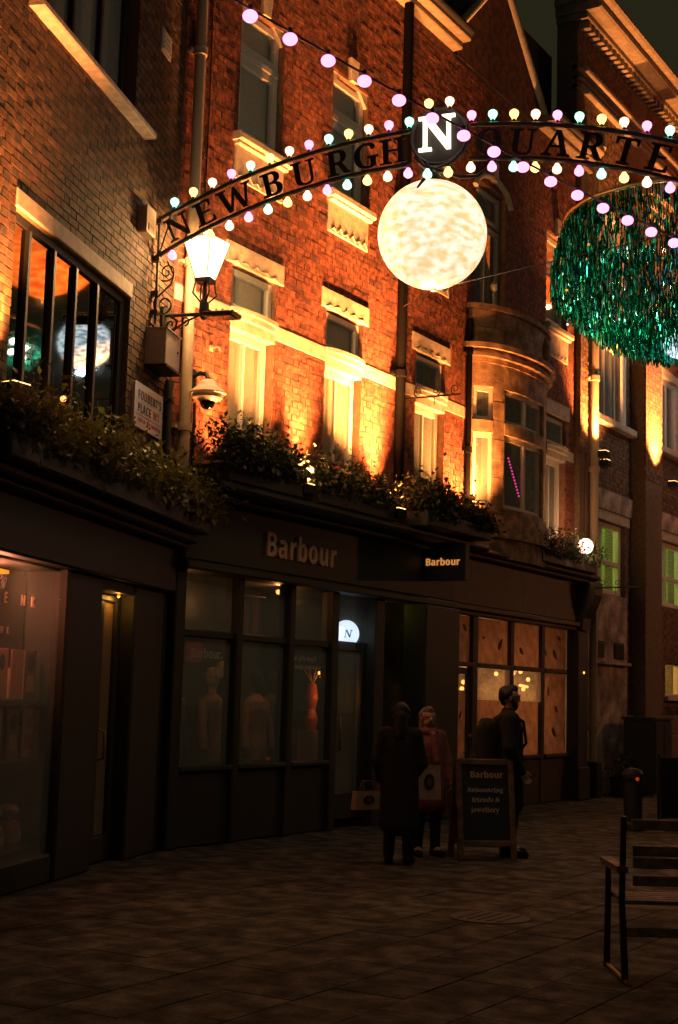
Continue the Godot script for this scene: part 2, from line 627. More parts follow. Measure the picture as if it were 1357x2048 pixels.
func planet_mat(called: String, dark: Color, light: Color, energy: float, seed_value: int, band: float) -> void:
	var n := FastNoiseLite.new()
	n.seed = seed_value
	n.frequency = 1.0
	n.fractal_octaves = 5
	n.domain_warp_enabled = true
	n.domain_warp_amplitude = 0.6
	var im := Image.create(512, 256, false, Image.FORMAT_RGB8)
	for y in 256:
		for x in 512:
			var a := TAU * x / 512.0
			var th := PI * y / 256.0
			var p := Vector3(cos(a) * sin(th), cos(th) * band, sin(a) * sin(th)) * 3.4
			var v := clampf(n.get_noise_3dv(p) * 1.3 + 0.62, 0.0, 1.0)
			im.set_pixel(x, y, dark.lerp(light, v))
	var t := ImageTexture.create_from_image(im)
	var m := StandardMaterial3D.new()
	m.albedo_texture = t
	m.roughness = 0.7
	m.emission_enabled = true
	m.emission_operator = BaseMaterial3D.EMISSION_OP_MULTIPLY
	m.emission = Color.WHITE
	m.emission_texture = t
	m.emission_energy_multiplier = energy
	m.resource_name = called
	mats[called] = m

const WARM := Color(1.0, 0.61, 0.31)
const LAMP := Color(1.0, 0.76, 0.48)
const AMBER := Color(1.0, 0.64, 0.34)

func _ready() -> void:
	cam = Camera3D.new()
	cam.name = "camera"
	add_child(cam)
	cam.fov = 39.83
	cam.near = 0.1
	cam.far = 300.0
	cam.transform = Transform3D(Basis.from_euler(Vector3(deg_to_rad(7.462), deg_to_rad(-58.708), deg_to_rad(1.6474))), Vector3(0, 1.6, 9.2))
	cam_inverse = cam.transform.affine_inverse()
	var env := Environment.new()
	var sky := Sky.new()
	var sm := ProceduralSkyMaterial.new()
	sm.sky_top_color = lin(0.0140, 0.0128, 0.0060)
	sm.sky_horizon_color = lin(0.0167, 0.0148, 0.0068)
	sm.ground_bottom_color = lin(0.0140, 0.0128, 0.0060)
	sm.ground_horizon_color = lin(0.0167, 0.0148, 0.0068)
	sm.sun_angle_max = 0.0
	sky.sky_material = sm
	env.background_mode = Environment.BG_SKY
	env.sky = sky
	env.background_energy_multiplier = 1.25
	env.tonemap_mode = Environment.TONE_MAPPER_LINEAR
	env.tonemap_exposure = 1.0
	env.sdfgi_enabled = true
	env.ssao_enabled = true
	env.ssil_enabled = true
	var we := WorldEnvironment.new()
	we.name = "world_environment"
	we.environment = env
	add_child(we)
	make_materials()
	build_ground()
	build_red_building()
	build_corner_building()
	build_pale_building()
	build_clothing_shop()
	build_cafe_front()
	build_beauty_shop()
	build_fittings()
	build_uplights()
	build_arch()
	build_lantern()
	build_hanging()
	build_planters()
	build_street()
	build_people()

func build_ground() -> void:
	structure("ground", Mb.new().box(-90, -0.35, -90, 140, -0.03, 140), "paving")
	var holder := structure("pavement", Mb.new().box(-2.0, -0.028, -0.7, 31.0, -0.012, 10.6), "soil")
	# stone slabs laid in rows, a granite channel between footway and lane
	rng.seed = 63
	var unit := Mb.new().cbox(-0.5, -0.5, -1.0, 0.5, 0.5, 0.0, 0.006).mesh()
	var stones := []
	for tone in [Color(0.165, 0.150, 0.120), Color(0.145, 0.132, 0.108), Color(0.185, 0.166, 0.132), Color(0.128, 0.118, 0.098)]:
		stones.append(make_mat("slab_%d" % stones.size(), tone, 0.9, 0.0, "blotch", 0.9, 0.5))
		stones[-1].metallic_specular = 0.2
	var all := []
	var z := -0.6
	var row := 0
	while z < 10.4:
		var gutter := absf(z - 2.1) < 0.16
		var w := 0.22 if gutter else 0.45
		var x := -2.0 + 0.31 * (row % 2) + 0.05 * (row % 3)
		while x < 30.9:
			var l: float = 0.9 if gutter else [0.60, 0.75, 0.60, 0.50][rng.randi() % 4]
			var p := Vector3(x + l * 0.5, rng.randf_range(-0.003, 0.0), z + w * 0.5)
			var dist := in_view(p)
			if p.z > -0.6:
				all.append([dist if dist > 0.0 else 500.0 + rng.randf(), p, Vector3(l - 0.010, w - 0.010, 0.03), rng.randi() % 4, Basis.from_euler(Vector3(-PI / 2 + rng.randfn() * 0.002, 0, rng.randfn() * 0.002))])
			x += l
		z += w
		row += 1
	all.sort_custom(func(m, n): return m[0] < n[0])
	for k in mini(300, all.size()):
		var o := part("paving_slab", unit, stones[all[k][3]], holder)
		o.transform = Transform3D(all[k][4] * Basis.from_scale(all[k][2]), all[k][1])
	var rest := all.slice(300)
	if rest.size():
		var mm := MultiMesh.new()
		mm.transform_format = MultiMesh.TRANSFORM_3D
		mm.mesh = unit
		mm.instance_count = rest.size()
		for k in rest.size():
			mm.set_instance_transform(k, Transform3D(rest[k][4] * Basis.from_scale(rest[k][2]), rest[k][1]))
		var r := MultiMeshInstance3D.new()
		r.name = "far_slabs"
		r.multimesh = mm
		r.material_override = stones[0]
		r.set_meta("kind", "stuff")
		holder.add_child(r, true)
	var g := thing("manhole_cover", "round dark iron manhole cover set in the paving before the shoppers", "manhole", Vector3(9.9, 0.0, 4.6))
	part("cover_plate", Mb.new().lathe([Vector2(0.30, -0.02), Vector2(0.30, 0.006), Vector2(0.27, 0.008), Vector2(0, 0.008)], Vector3.ZERO, 28), "black_iron", g)
	for k in 5:
		part("cover_rib", Mb.new().box(-0.2, 0.008, -0.17 + k * 0.08, 0.2, 0.013, -0.15 + k * 0.08), "black_iron", g)

# one sash window: timber frame, glazing bars, panes, a blind close behind; returns the frame
func sash(parent: Node3D, x0: float, y0: float, x1: float, y1: float, z: float, w: float, bar_y: float, blind: String, pane := "glass") -> MeshInstance3D:
	var f := Mb.new()
	f.cbox(x0, y0, z - 0.06, x0 + w, y1, z, 0.008).cbox(x1 - w, y0, z - 0.06, x1, y1, z, 0.008)
	f.cbox(x0 + w, y0, z - 0.06, x1 - w, y0 + w, z - 0.003, 0.008).cbox(x0 + w, y1 - w, z - 0.06, x1 - w, y1, z - 0.003, 0.008)
	var o := part("window", f, "white_paint", parent)
	var cuts := [y0 + w, y1 - w]
	if bar_y > 0.0:
		part("glazing_bar", Mb.new().cbox(x0 + w, bar_y - 0.025, z - 0.05, x1 - w, bar_y + 0.025, z - 0.006, 0.006), "white_paint", o)
		cuts = [y0 + w, bar_y - 0.025, bar_y + 0.025, y1 - w]
	for k in range(0, cuts.size(), 2):
		part("pane", Mb.new().box(x0 + w, cuts[k], z - 0.035, x1 - w, cuts[k + 1], z - 0.031), pane, o)
	if blind:
		part("blind", Mb.new().box(x0 + w * 0.6, y0 + 0.02, z - 0.13, x1 - w * 0.6, y1 - 0.02, z - 0.12), blind, o)
	return o

func bow(b: Mb, cx: float, a: float, d: float, t0: float, t1: float, y0: float, y1: float, thick: float, seg := 4.0) -> void:
	var n := maxi(1, int(ceil((t1 - t0) / seg)))
	for k in n:
		var p := []
		for e in [lerpf(t0, t1, float(k) / n), lerpf(t0, t1, float(k + 1) / n)]:
			var r := deg_to_rad(e)
			p.append(Vector2(cx - a * cos(r), d * sin(r)))
			p.append(Vector2(cx - (a - thick) * cos(r), (d - thick) * sin(r)))
		var o0: Vector2 = p[0]
		var i0: Vector2 = p[1]
		var o1: Vector2 = p[2]
		var i1: Vector2 = p[3]
		b.quad(Vector3(o0.x, y1, o0.y), Vector3(o1.x, y1, o1.y), Vector3(o1.x, y0, o1.y), Vector3(o0.x, y0, o0.y))
		b.quad(Vector3(i1.x, y1, i1.y), Vector3(i0.x, y1, i0.y), Vector3(i0.x, y0, i0.y), Vector3(i1.x, y0, i1.y))
		b.quad(Vector3(i0.x, y1, i0.y), Vector3(i1.x, y1, i1.y), Vector3(o1.x, y1, o1.y), Vector3(o0.x, y1, o0.y))
		b.quad(Vector3(o0.x, y0, o0.y), Vector3(o1.x, y0, o1.y), Vector3(i1.x, y0, i1.y), Vector3(i0.x, y0, i0.y))
		if k == 0:
			b.quad(Vector3(i0.x, y1, i0.y), Vector3(o0.x, y1, o0.y), Vector3(o0.x, y0, o0.y), Vector3(i0.x, y0, i0.y))
		if k == n - 1:
			b.quad(Vector3(o1.x, y1, o1.y), Vector3(i1.x, y1, i1.y), Vector3(i1.x, y0, i1.y), Vector3(o1.x, y0, o1.y))

func build_red_building() -> void:
	var t := thing("red_brick_building", "tall red brick building with pale stone lintels, string course and bowed bay", "building")
	var firsts := [12.65, 14.70, 17.10, 21.72]
	var holes := []
	for x in firsts:
		holes.append([x, 4.30, x + 0.9, 6.46])
	for x in firsts:
		holes.append([x, 8.0, x + 0.9, 9.62])
	holes.append([18.95, 7.62, 20.05, 9.62])
	holes.append([18.86, 4.2, 21.24, 6.9])
	part("wall", wall_mesh(11.62, 23.02, 3.3, 11.3, holes, -0.36, -0.007), "mortar_red", t)
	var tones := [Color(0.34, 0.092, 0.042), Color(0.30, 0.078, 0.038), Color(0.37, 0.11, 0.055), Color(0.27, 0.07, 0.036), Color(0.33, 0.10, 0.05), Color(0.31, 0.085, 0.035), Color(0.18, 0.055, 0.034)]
	# stone dressings leave gaps in the brickwork
	var gaps := holes.duplicate()
	for x in firsts:
		gaps.append([x - 0.135, 6.46, x + 1.035, 6.712])
		gaps.append([x - 0.05, 7.46, x + 0.95, 8.0])
		gaps.append([x + 0.36, 9.62, x + 0.54, 9.95])
	gaps.append([11.62, 5.775, 18.76, 5.955])
	gaps.append([21.4, 5.775, 23.02, 5.955])
	gaps.append([18.74, 3.3, 21.36, 7.55])
	gaps.append([11.62, 3.3, 18.4, 3.75])
	brickwork(t, 11.62, 23.02, 3.72, 11.30, gaps, 0.0835, 0.236, 0.0, tones, [], 300, 5)
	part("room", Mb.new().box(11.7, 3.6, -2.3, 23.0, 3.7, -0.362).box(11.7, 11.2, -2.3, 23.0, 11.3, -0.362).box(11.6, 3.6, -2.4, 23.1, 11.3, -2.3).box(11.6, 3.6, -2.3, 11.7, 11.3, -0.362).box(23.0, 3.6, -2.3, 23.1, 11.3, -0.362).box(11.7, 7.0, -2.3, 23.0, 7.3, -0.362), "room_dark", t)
	# string course between the windows
	var cuts := [11.62, firsts[0], firsts[0] + 0.9, firsts[1], firsts[1] + 0.9, firsts[2], firsts[2] + 0.9, 18.76, 21.36, firsts[3], firsts[3] + 0.9, 23.02]
	for k in range(0, cuts.size(), 2):
		part("string_course", Mb.new().cbox(cuts[k] + 0.001, 5.78, -0.1, cuts[k + 1] - 0.001, 5.95, 0.008, 0.003), "stone", t)
	for i in 4:
		var x: float = firsts[i]
		var blind := "blind" if i < 2 else ""
		var l := part("lintel", Mb.new().cbox(x - 0.133, 6.463, -0.18, x + 1.033, 6.71, 0.024, 0.008), "stone", t)
		# carved leaf scroll along the lintel's lower edge
		var c := Mb.new()
		for k in 5:
			var u := -0.40 + k * 0.20
			c.tube([Vector3(x + 0.45 + u - 0.10, 6.475 + 0.03 * absf(sin(k * 1.7)), 0.02), Vector3(x + 0.45 + u, 6.50 + 0.035 * (1.0 - absf(u) * 2.0), 0.028), Vector3(x + 0.45 + u + 0.09, 6.472, 0.022)], 0.009, 0.004, 6)
		part("carving", c, "stone", l)
		# transom with a bowed hood
		part("transom", Mb.new().cbox(x + 0.002, 5.72, -0.2, x + 0.898, 5.93, 0.012, 0.01), "stone", t)
		var h := Mb.new()
		for layer in [[5.90, 5.95, 0.12], [5.84, 5.899, 0.075]]:
			var poly := PackedVector2Array()
			for k in 13:
				var a := PI * k / 12.0
				poly.append(Vector2(x + 0.45 + cos(a) * 0.48, sin(a) * layer[2]))
			h.t = Transform3D(Basis(Vector3(1, 0, 0), Vector3(0, 0, 1), Vector3(0, -1, 0)), Vector3(0, layer[1], 0.013))
			h.prism(poly, 0.0, layer[1] - layer[0])
		part("hood", h, "stone", t)
		var w := sash(t, x + 0.02, 4.36, x + 0.88, 5.72, -0.10, 0.085, -1.0, blind)
		part("glazing_bar", Mb.new().cbox(x + 0.43, 4.45, -0.16, x + 0.47, 5.635, -0.11, 0.006), "white_paint", w)
		sash(t, x + 0.02, 5.955, x + 0.88, 6.44, -0.045, 0.08, -1.0, "blind_brightened" if blind else "")
		part("sill", Mb.new().cbox(x - 0.04, 4.22, -0.2, x + 0.94, 4.30, 0.07, 0.01), "stone", t)
		# second floor: sash under a cut-cornered head, sill and carved apron
		sash(t, x + 0.02, 8.05, x + 0.88, 9.02, -0.07, 0.10, -1.0, "blind_brightened")
		sash(t, x + 0.02, 9.10, x + 0.88, 9.60, -0.07, 0.09, -1.0, "blind_brightened")
		part("transom", Mb.new().cbox(x + 0.02, 9.02, -0.2, x + 0.88, 9.10, -0.06, 0.01), "white_paint", t)
		for s in [0, 1]:
			var px: float = x + 0.9 * s
			var q: float = 1.0 if s == 0 else -1.0
			var poly := PackedVector2Array([Vector2(px, 9.44), Vector2(px + q * 0.20, 9.62), Vector2(px, 9.62)])
			part("corner_stone", Mb.new().prism(poly if s == 0 else PackedVector2Array([poly[0], poly[2], poly[1]]), -0.2, -0.03), "stone", t)
		part("sill", Mb.new().cbox(x - 0.10, 7.90, -0.18, x + 1.0, 8.0, 0.12, 0.02).cbox(x - 0.07, 7.86, -0.1, x + 0.97, 7.899, 0.08, 0.012), "stone", t)
		var ap := part("apron", Mb.new().cbox(x - 0.048, 7.463, -0.1, x + 0.948, 7.86, 0.02, 0.006), "stone", t)
		c = Mb.new()
		for k in 6:
			var u := x + 0.06 + k * 0.155
			c.tube([Vector3(u - 0.05, 7.50, 0.018), Vector3(u + 0.02, 7.53 + 0.03 * (k % 2), 0.026), Vector3(u + 0.10, 7.475, 0.02)], 0.009, 0.004, 6)
		part("carving", c, "stone", ap)
		part("keystone", Mb.new().prism(PackedVector2Array([Vector2(x + 0.38, 9.625), Vector2(x + 0.52, 9.625), Vector2(x + 0.56, 9.93), Vector2(x + 0.34, 9.93)]), -0.1, 0.05), "stone", t)
	# the bowed stone bay
	var cx := 20.05
	var b := Mb.new()
	bow(b, cx, 1.36, 0.54, 0, 180, 4.12, 4.36, 0.5)
	bow(b, cx, 1.40, 0.58, 0, 180, 4.02, 4.12, 0.5)
	bow(b, cx, 1.33, 0.50, 0, 180, 3.72, 4.02, 0.4)
	part("bay_base", b, "terracotta", t)
	var rows := [4.36, 4.64, 4.93, 5.22, 5.51, 5.80, 6.09, 6.38, 6.66]
	for span in [[0, 9], [38, 52], [118, 132], [166, 180]]:
		for k in rows.size() - 1:
			b = Mb.new()
			bow(b, cx, 1.30, 0.48 + 0.004 * (k % 2), span[0], span[1], rows[k] + 0.004, rows[k + 1] - 0.004, 0.22)
			part("stone_block", b, "terracotta", t)
	for light in [[9, 38], [52, 118], [132, 166]]:
		for span in [[4.48, 5.60], [5.78, 6.30]]:
			var f := Mb.new()
			var e := 5.0 if light[1] - light[0] < 40 else 4.0
			bow(f, cx, 1.24, 0.42, light[0], light[0] + e, span[0], span[1], 0.07)
			bow(f, cx, 1.24, 0.42, light[1] - e, light[1], span[0], span[1], 0.07)
			bow(f, cx, 1.237, 0.417, light[0] + e, light[1] - e, span[0], span[0] + 0.07, 0.066)
			bow(f, cx, 1.237, 0.417, light[0] + e, light[1] - e, span[1] - 0.07, span[1], 0.066)
			if light[1] - light[0] > 40:
				bow(f, cx, 1.236, 0.416, 83.5, 86.5, span[0] + 0.07, span[1] - 0.07, 0.06)
			var w := part("window", f, "white_paint", t)
			f = Mb.new()
			bow(f, cx, 1.205, 0.385, light[0] + e * 0.7, light[1] - e * 0.7, span[0] + 0.05, span[1] - 0.05, 0.004)
			part("pane", f, "glass", w)
			if light[0] == 9:
				f = Mb.new()
				bow(f, cx, 1.08, 0.27, 22, 44, span[0] + 0.03, span[1] - 0.03, 0.02)
				part("curtain", f, "blind", w)
		for e in [[1.31, 5.60, 5.78], [1.30, 6.30, 6.655], [1.31, 4.363, 4.48]]:
			b = Mb.new()
			bow(b, cx, e[0], e[0] - 0.81, light[0], light[1], e[1], e[2], 0.24)
			part("stone_rail", b, "terracotta", t)
	b = Mb.new()
	bow(b, cx, 1.33, 0.51, 0, 180, 6.66, 6.74, 0.3)
	bow(b, cx, 1.40, 0.58, 0, 180, 6.742, 6.80, 0.36)
	bow(b, cx, 1.36, 0.54, 0, 180, 6.802, 6.86, 0.3)
	bow(b, cx, 1.46, 0.64, 0, 180, 6.862, 6.94, 0.4)
	part("bay_cornice", b, "terracotta", t)
	for k in 2:
		for j in 7:
			b = Mb.new()
			var off := 0.0 if k == 0 else 12.0
			bow(b, cx, 1.31, 0.49, clampf(j * 26.0 - off, 0, 180), clampf(j * 26.0 + 25.6 - off, 0, 180), 6.943 + k * 0.27, 7.206 + k * 0.27, 0.3)
			part("stone_block", b, "terracotta", t)
	b = Mb.new()
	bow(b, cx, 1.37, 0.55, 0, 180, 7.485, 7.56, 0.4)
	part("bay_coping", b, "terracotta", t)
	part("cartouche", Mb.new().ball(Vector3(cx + 0.62, 7.2, 0.42), 0.19, 12, 8, Vector3(0.8, 1.25, 0.5)), "terracotta", t)
	b = Mb.new()
	bow(b, cx, 1.28, 0.46, 0, 180, 7.0, 7.05, 1.2)
	part("bay_roof", b, "slate", t)
	# window above the bay with a curved moulded head
	var bw := sash(t, 18.97, 7.64, 20.03, 9.05, -0.11, 0.085, -1.0, "")
	part("glazing_bar", Mb.new().cbox(19.47, 7.73, -0.17, 19.53, 8.96, -0.12, 0.006), "white_paint", bw)
	sash(t, 18.97, 9.10, 20.03, 9.60, -0.11, 0.075, -1.0, "")
	var arc := []
	for k in 11:
		var a := lerpf(0.12, PI - 0.12, k / 10.0)
		arc.append(Vector3(19.5 + cos(a) * 0.66, 9.42 + sin(a) * 0.36, 0.03))
	part("hood", Mb.new().tube(arc, 0.05, 0.05, 8), "stone", t)
	part("keystone", Mb.new().cbox(19.43, 9.72, -0.1, 19.57, 10.05, 0.09, 0.01), "stone", t)
	part("finial", Mb.new().lathe([Vector2(0, 0), Vector2(0.035, 0), Vector2(0.02, 0.05), Vector2(0.02, 0.22), Vector2(0.05, 0.27), Vector2(0.055, 0.32), Vector2(0.02, 0.38), Vector2(0, 0.39)], Vector3(19.02, 7.56, 0.28), 10), "stone", t)
	# eaves, gable over the bay, roof
	for e in [[11.5, 18.08], [21.33, 23.05]]:
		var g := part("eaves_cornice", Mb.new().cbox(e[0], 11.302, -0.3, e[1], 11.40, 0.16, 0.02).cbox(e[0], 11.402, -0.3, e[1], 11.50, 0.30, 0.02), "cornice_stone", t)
		part("gutter", Mb.new().tube([Vector3(e[0], 11.54, 0.30), Vector3(e[1], 11.54, 0.30)], 0.06, 0.06, 8), "black_iron", g)
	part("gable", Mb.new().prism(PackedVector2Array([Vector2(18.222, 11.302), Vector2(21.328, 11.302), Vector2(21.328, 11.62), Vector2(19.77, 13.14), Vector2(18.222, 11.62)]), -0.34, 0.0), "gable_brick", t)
	for e in [[Vector3(18.02, 11.58, 0.02), Vector3(19.77, 13.30, 0.02)], [Vector3(21.53, 11.58, 0.02), Vector3(19.77, 13.30, 0.02)]]:
		part("coping", Mb.new().tube([e[0] + Vector3(0.25 * signf(e[0].x - 19.77), -0.02, 0), e[0], e[1]], 0.075, 0.075, 4), "stone", t)
	part("roof", Mb.new().prism(PackedVector2Array([Vector2(11.5, 11.51), Vector2(23.05, 11.51), Vector2(23.05, 13.4), Vector2(11.5, 13.4)]), -4.0, -0.5), "slate", t)

const LEFT_TURN := 0.340339   # 19.5 degrees
const LEFT_AT := Vector3(11.62, 0, 0)

func build_corner_building() -> void:
	var t := thing("corner_building", "brown stock brick corner building with dark flared headers and a wide black framed window", "building", LEFT_AT, LEFT_TURN)
	var holes := [[-3.95, 3.72, -1.32, 5.40], [-3.55, 7.16, -1.45, 10.6]]
	part("wall", wall_mesh(-8.0, -0.03, 3.05, 12.0, holes, -0.36, -0.012), "mortar_stock", t)
	var tones := [Color(0.165, 0.080, 0.033), Color(0.15, 0.066, 0.028), Color(0.19, 0.092, 0.04), Color(0.155, 0.068, 0.03), Color(0.125, 0.052, 0.024)]
	var heads := [Color(0.055, 0.036, 0.022), Color(0.08, 0.05, 0.03), Color(0.13, 0.06, 0.027), Color(0.15, 0.072, 0.032)]
	var gaps := holes.duplicate()
	gaps.append([-3.97, 5.40, -1.30, 5.56])
	brickwork(t, -8.0, -0.03, 3.225, 12.0, gaps, 0.075, 0.226, 0.0, tones, heads, 300, 9)
	part("return_wall", Mb.new().box(-0.34, 3.3, -4.0, -0.03, 12.0, -0.362), "mortar_stock", t)
	part("room", Mb.new().box(-8.0, 3.2, -2.6, -0.4, 12.0, -2.5).box(-8.0, 3.2, -2.5, -0.4, 3.3, -0.362).box(-8.0, 6.2, -2.5, -0.4, 6.4, -0.362).box(-8.1, 3.3, -2.5, -8.0, 12.0, -0.362), "room_dark", t)
	part("lintel", Mb.new().cbox(-3.97, 5.402, -0.3, -1.30, 5.55, 0.015, 0.008), "concrete", t)
	# five narrow lights in black steel
	var f := Mb.new()
	var z := -0.055
	f.cbox(-3.95, 5.33, z - 0.06, -1.32, 5.40, z, 0.006).cbox(-3.95, 3.72, z - 0.06, -1.32, 3.80, z, 0.006)
	f.cbox(-3.95, 3.80, z - 0.06, -3.88, 5.33, z, 0.006).cbox(-1.42, 3.80, z - 0.06, -1.32, 5.33, z, 0.006)
	var w := part("window", f, "black_iron", t)
	var xs := [-3.88, -3.56, -3.04, -2.55, -2.04, -1.42]
	for k in 5:
		if k > 0:
			part("mullion", Mb.new().cbox(xs[k] - 0.027, 3.80, z - 0.06, xs[k] + 0.027, 5.33, z + 0.012, 0.006), "black_iron", w)
		var p := part("pane", Mb.new().box(-0.5, -0.5, -0.002, 0.5, 0.5, 0.002), "coated_glass", w)
		var x0: float = xs[k] + 0.03
		var x1: float = xs[k + 1] - 0.03
		p.transform = Transform3D(Basis.from_euler(Vector3([0.004, -0.003, 0.002, -0.002, 0.003][k], [0.003, -0.004, 0.002, 0.0, -0.002][k], 0)) * Basis.from_scale(Vector3(x1 - x0 + 0.05, 1.54, 1)), Vector3((x0 + x1) * 0.5, 4.565, z - 0.03))
	# upper window: long metal sill, dark frame with pale vertical bars
	part("sill", Mb.new().cbox(-3.95, 7.09, -0.3, -1.14, 7.155, 0.13, 0.012), "concrete", t)
	f = Mb.new()
	f.cbox(-3.55, 7.16, -0.2, -3.47, 10.6, -0.12, 0.006).cbox(-1.53, 7.16, -0.2, -1.45, 10.6, -0.12, 0.006).cbox(-3.47, 7.16, -0.2, -1.53, 7.24, -0.12, 0.006)
	w = part("window", f, "black_iron", t)
	for e in [[-3.47, -2.80], [-2.74, -2.14], [-2.08, -1.53]]:
		part("pane", Mb.new().box(e[0], 7.24, -0.165, e[1], 10.6, -0.161), "glass", w)
	for x in [-2.77, -2.11]:
		part("mullion", Mb.new().cbox(x - 0.03, 7.24, -0.2, x + 0.03, 10.6, -0.115, 0.006), "black_iron", w)
	for x in [-2.45, -1.82]:
		part("curtain", Mb.new().box(x - 0.11, 7.2, -0.42, x + 0.11, 10.6, -0.40), "blind", w)
	var v := part("air_vent", Mb.new().cbox(-0.80, 8.21, -0.05, -0.50, 8.47, 0.02, 0.01), "grey_box", t)
	for k in 4:
		part("slat", Mb.new().cbox(-0.77, 8.24 + k * 0.055, 0.0, -0.53, 8.265 + k * 0.055, 0.032, 0.005), "concrete", v)

func build_pale_building() -> void:
	var t := thing("pale_brick_building", "tall brown brick building with floodlit projecting piers and rendered ground floor", "building")
	var holes := [[23.95, 6.86, 25.75, 8.6], [23.9, 3.62, 25.62, 4.95], [23.95, 9.3, 25.75, 11.0], [27.6, 6.86, 29.4, 8.6], [27.6, 3.62, 29.4, 4.95], [28.0, 1.80, 29.2, 2.50]]
	part("wall", wall_mesh(23.05, 34.0, 0.0, 14.0, holes, -0.40, -0.012), "mortar_stock", t)
	var tones := [Color(0.27, 0.145, 0.08), Color(0.24, 0.125, 0.07), Color(0.30, 0.165, 0.09), Color(0.21, 0.105, 0.06)]
	var gaps := holes.duplicate()
	gaps.append([23.05, 0.0, 25.62, 3.62])
	gaps.append([23.8, 5.14, 26.5, 5.53])
	gaps.append([27.3, 5.14, 30.5, 5.53])
	gaps.append([25.95, 0.0, 26.95, 14.0])
	brickwork(t, 23.05, 32.0, 0.0, 14.0, gaps, 0.08, 0.23, 0.0, tones, [], 120, 13)
	part("room", Mb.new().box(23.1, 0, -3.6, 34, 14, -3.5).box(23.05, 5.1, -3.5, 34, 5.3, -0.402).box(23.05, 8.8, -3.5, 34, 9.0, -0.402), "room_dark", t)
	for e in [[23.85, 25.72, "room_green"], [27.5, 29.5, "room_green"]]:
		part("office", Mb.new().box(e[0], 3.3, -2.2, e[1], 5.05, -2.1).box(e[0], 3.3, -2.1, e[0] + 0.05, 5.05, -0.41).box(e[1] - 0.05, 3.3, -2.1, e[1], 5.05, -0.41).box(e[0], 3.2, -2.1, e[1], 3.3, -0.41).box(e[0], 5.02, -2.1, e[1], 5.06, -0.41), e[2], t)
		var lp := part("ceiling_light", Mb.new().box(-0.3, -0.02, -0.08, 0.3, 0.02, 0.08), glow_mat("office_glow", Color(0.85, 1.0, 0.5), 1.6), t, Vector3((e[0] + e[1]) * 0.5, 4.96, -1.2))
		omni(lp, Vector3(0, -0.14, 0), Color(0.88, 1.0, 0.50), 0.8, 0.1)
	part("store_room", Mb.new().box(27.9, 1.5, -1.5, 29.3, 2.7, -1.4).box(27.9, 1.45, -1.4, 29.3, 1.5, -0.41).box(27.9, 2.7, -1.4, 29.3, 2.75, -0.41), "room_cream", t)
	var sl := part("ceiling_light", Mb.new().box(-0.2, -0.015, -0.06, 0.2, 0.015, 0.06), "lamp_warm", t, Vector3(28.5, 2.66, -0.9))
	omni(sl, Vector3(0, -0.12, 0), Color(1.0, 0.82, 0.4), 0.8, 0.08)
	# projecting piers with their own bricks
	for e in [[25.96, 26.93, 0.30], [23.06, 23.42, 0.10]]:
		var y0: float = 1.05 if e[0] > 24.0 else 3.3
		var p := part("pier", Mb.new().box(e[0] + 0.006, y0, -0.012, e[1] - 0.006, 11.2, e[2] - 0.012), "mortar_stock", t)
		var n := 0
		var unit := Mb.new().box(-0.5, -0.5, -1.0, 0.5, 0.5, 0.0, false).mesh()
		rng.seed = 77
		var bm := []
		for c in tones:
			var m: StandardMaterial3D = mats["brick_base"].duplicate()
			m.vertex_color_use_as_albedo = false
			m.albedo_color = (c as Color).linear_to_srgb()
			bm.append(m)
		var y := y0
		var row := 0
		while y < 11.1:
			var x: float = e[0] - (0.115 if row % 2 else 0.0)
			while x < e[1] - 0.02:
				var a := maxf(x, e[0])
				var b := minf(x + 0.219, e[1])
				if b - a > 0.05 and y > 5.9 and y < 9.2:
					var o := part("brick", unit, bm[rng.randi() % 4], p)
					o.transform = Transform3D(Basis.from_scale(Vector3(b - a, 0.069, 0.05)), Vector3((a + b) * 0.5, y + 0.035, e[2] + rng.randf_range(-0.002, 0.002)))
				x += 0.23
			y += 0.08
			row += 1
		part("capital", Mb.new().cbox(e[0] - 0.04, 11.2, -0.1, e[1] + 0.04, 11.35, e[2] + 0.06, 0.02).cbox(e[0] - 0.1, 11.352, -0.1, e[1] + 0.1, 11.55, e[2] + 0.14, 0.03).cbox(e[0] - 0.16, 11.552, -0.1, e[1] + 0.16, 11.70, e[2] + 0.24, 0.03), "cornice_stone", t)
	part("plinth", Mb.new().cbox(25.64, 0.0, -0.01, 34.0, 1.05, 0.34, 0.02).cbox(25.64, 1.052, -0.01, 34.0, 1.42, 0.06, 0.01), "mortar_stock", t)
	part("dado_band", Mb.new().cbox(25.64, 1.425, -0.01, 34.0, 1.62, 0.0, 0.02), "slate", t)
	# rendered ground floor with a ledge and grilles
	part("rendered_wall", Mb.new().cbox(23.06, 0.0, -0.01, 25.62, 3.60, 0.045, 0.01), "render_wall", t)
	part("ledge", Mb.new().cbox(23.7, 2.32, 0.046, 25.55, 2.38, 0.16, 0.01), "render_wall", t)
	for x in [24.9, 23.88]:
		var g := part("grille", Mb.new().cbox(x, 2.44, 0.046, x + 0.5, 2.74, 0.07, 0.008), "black_iron", t)
		for k in 5:
			part("slat", Mb.new().cbox(x + 0.03, 2.47 + k * 0.05, 0.07, x + 0.47, 2.49 + k * 0.05, 0.084, 0.004), "fixture", g)
	for e in [[23.8, 25.95], [26.95, 30.5]]:
		part("lintel_band", Mb.new().cbox(e[0] + 0.002, 5.15, -0.1, e[1] - 0.002, 5.52, 0.05, 0.012), "render_wall", t)
		part("window_head", Mb.new().cbox(e[0] + 0.002, 4.96, -0.1, e[1] - 0.1, 5.149, 0.02, 0.01), "stone", t)
		part("sill_band", Mb.new().cbox(e[0] + 0.002, 6.72, -0.1, e[1] - 0.002, 6.86, 0.14, 0.02), "stone", t)
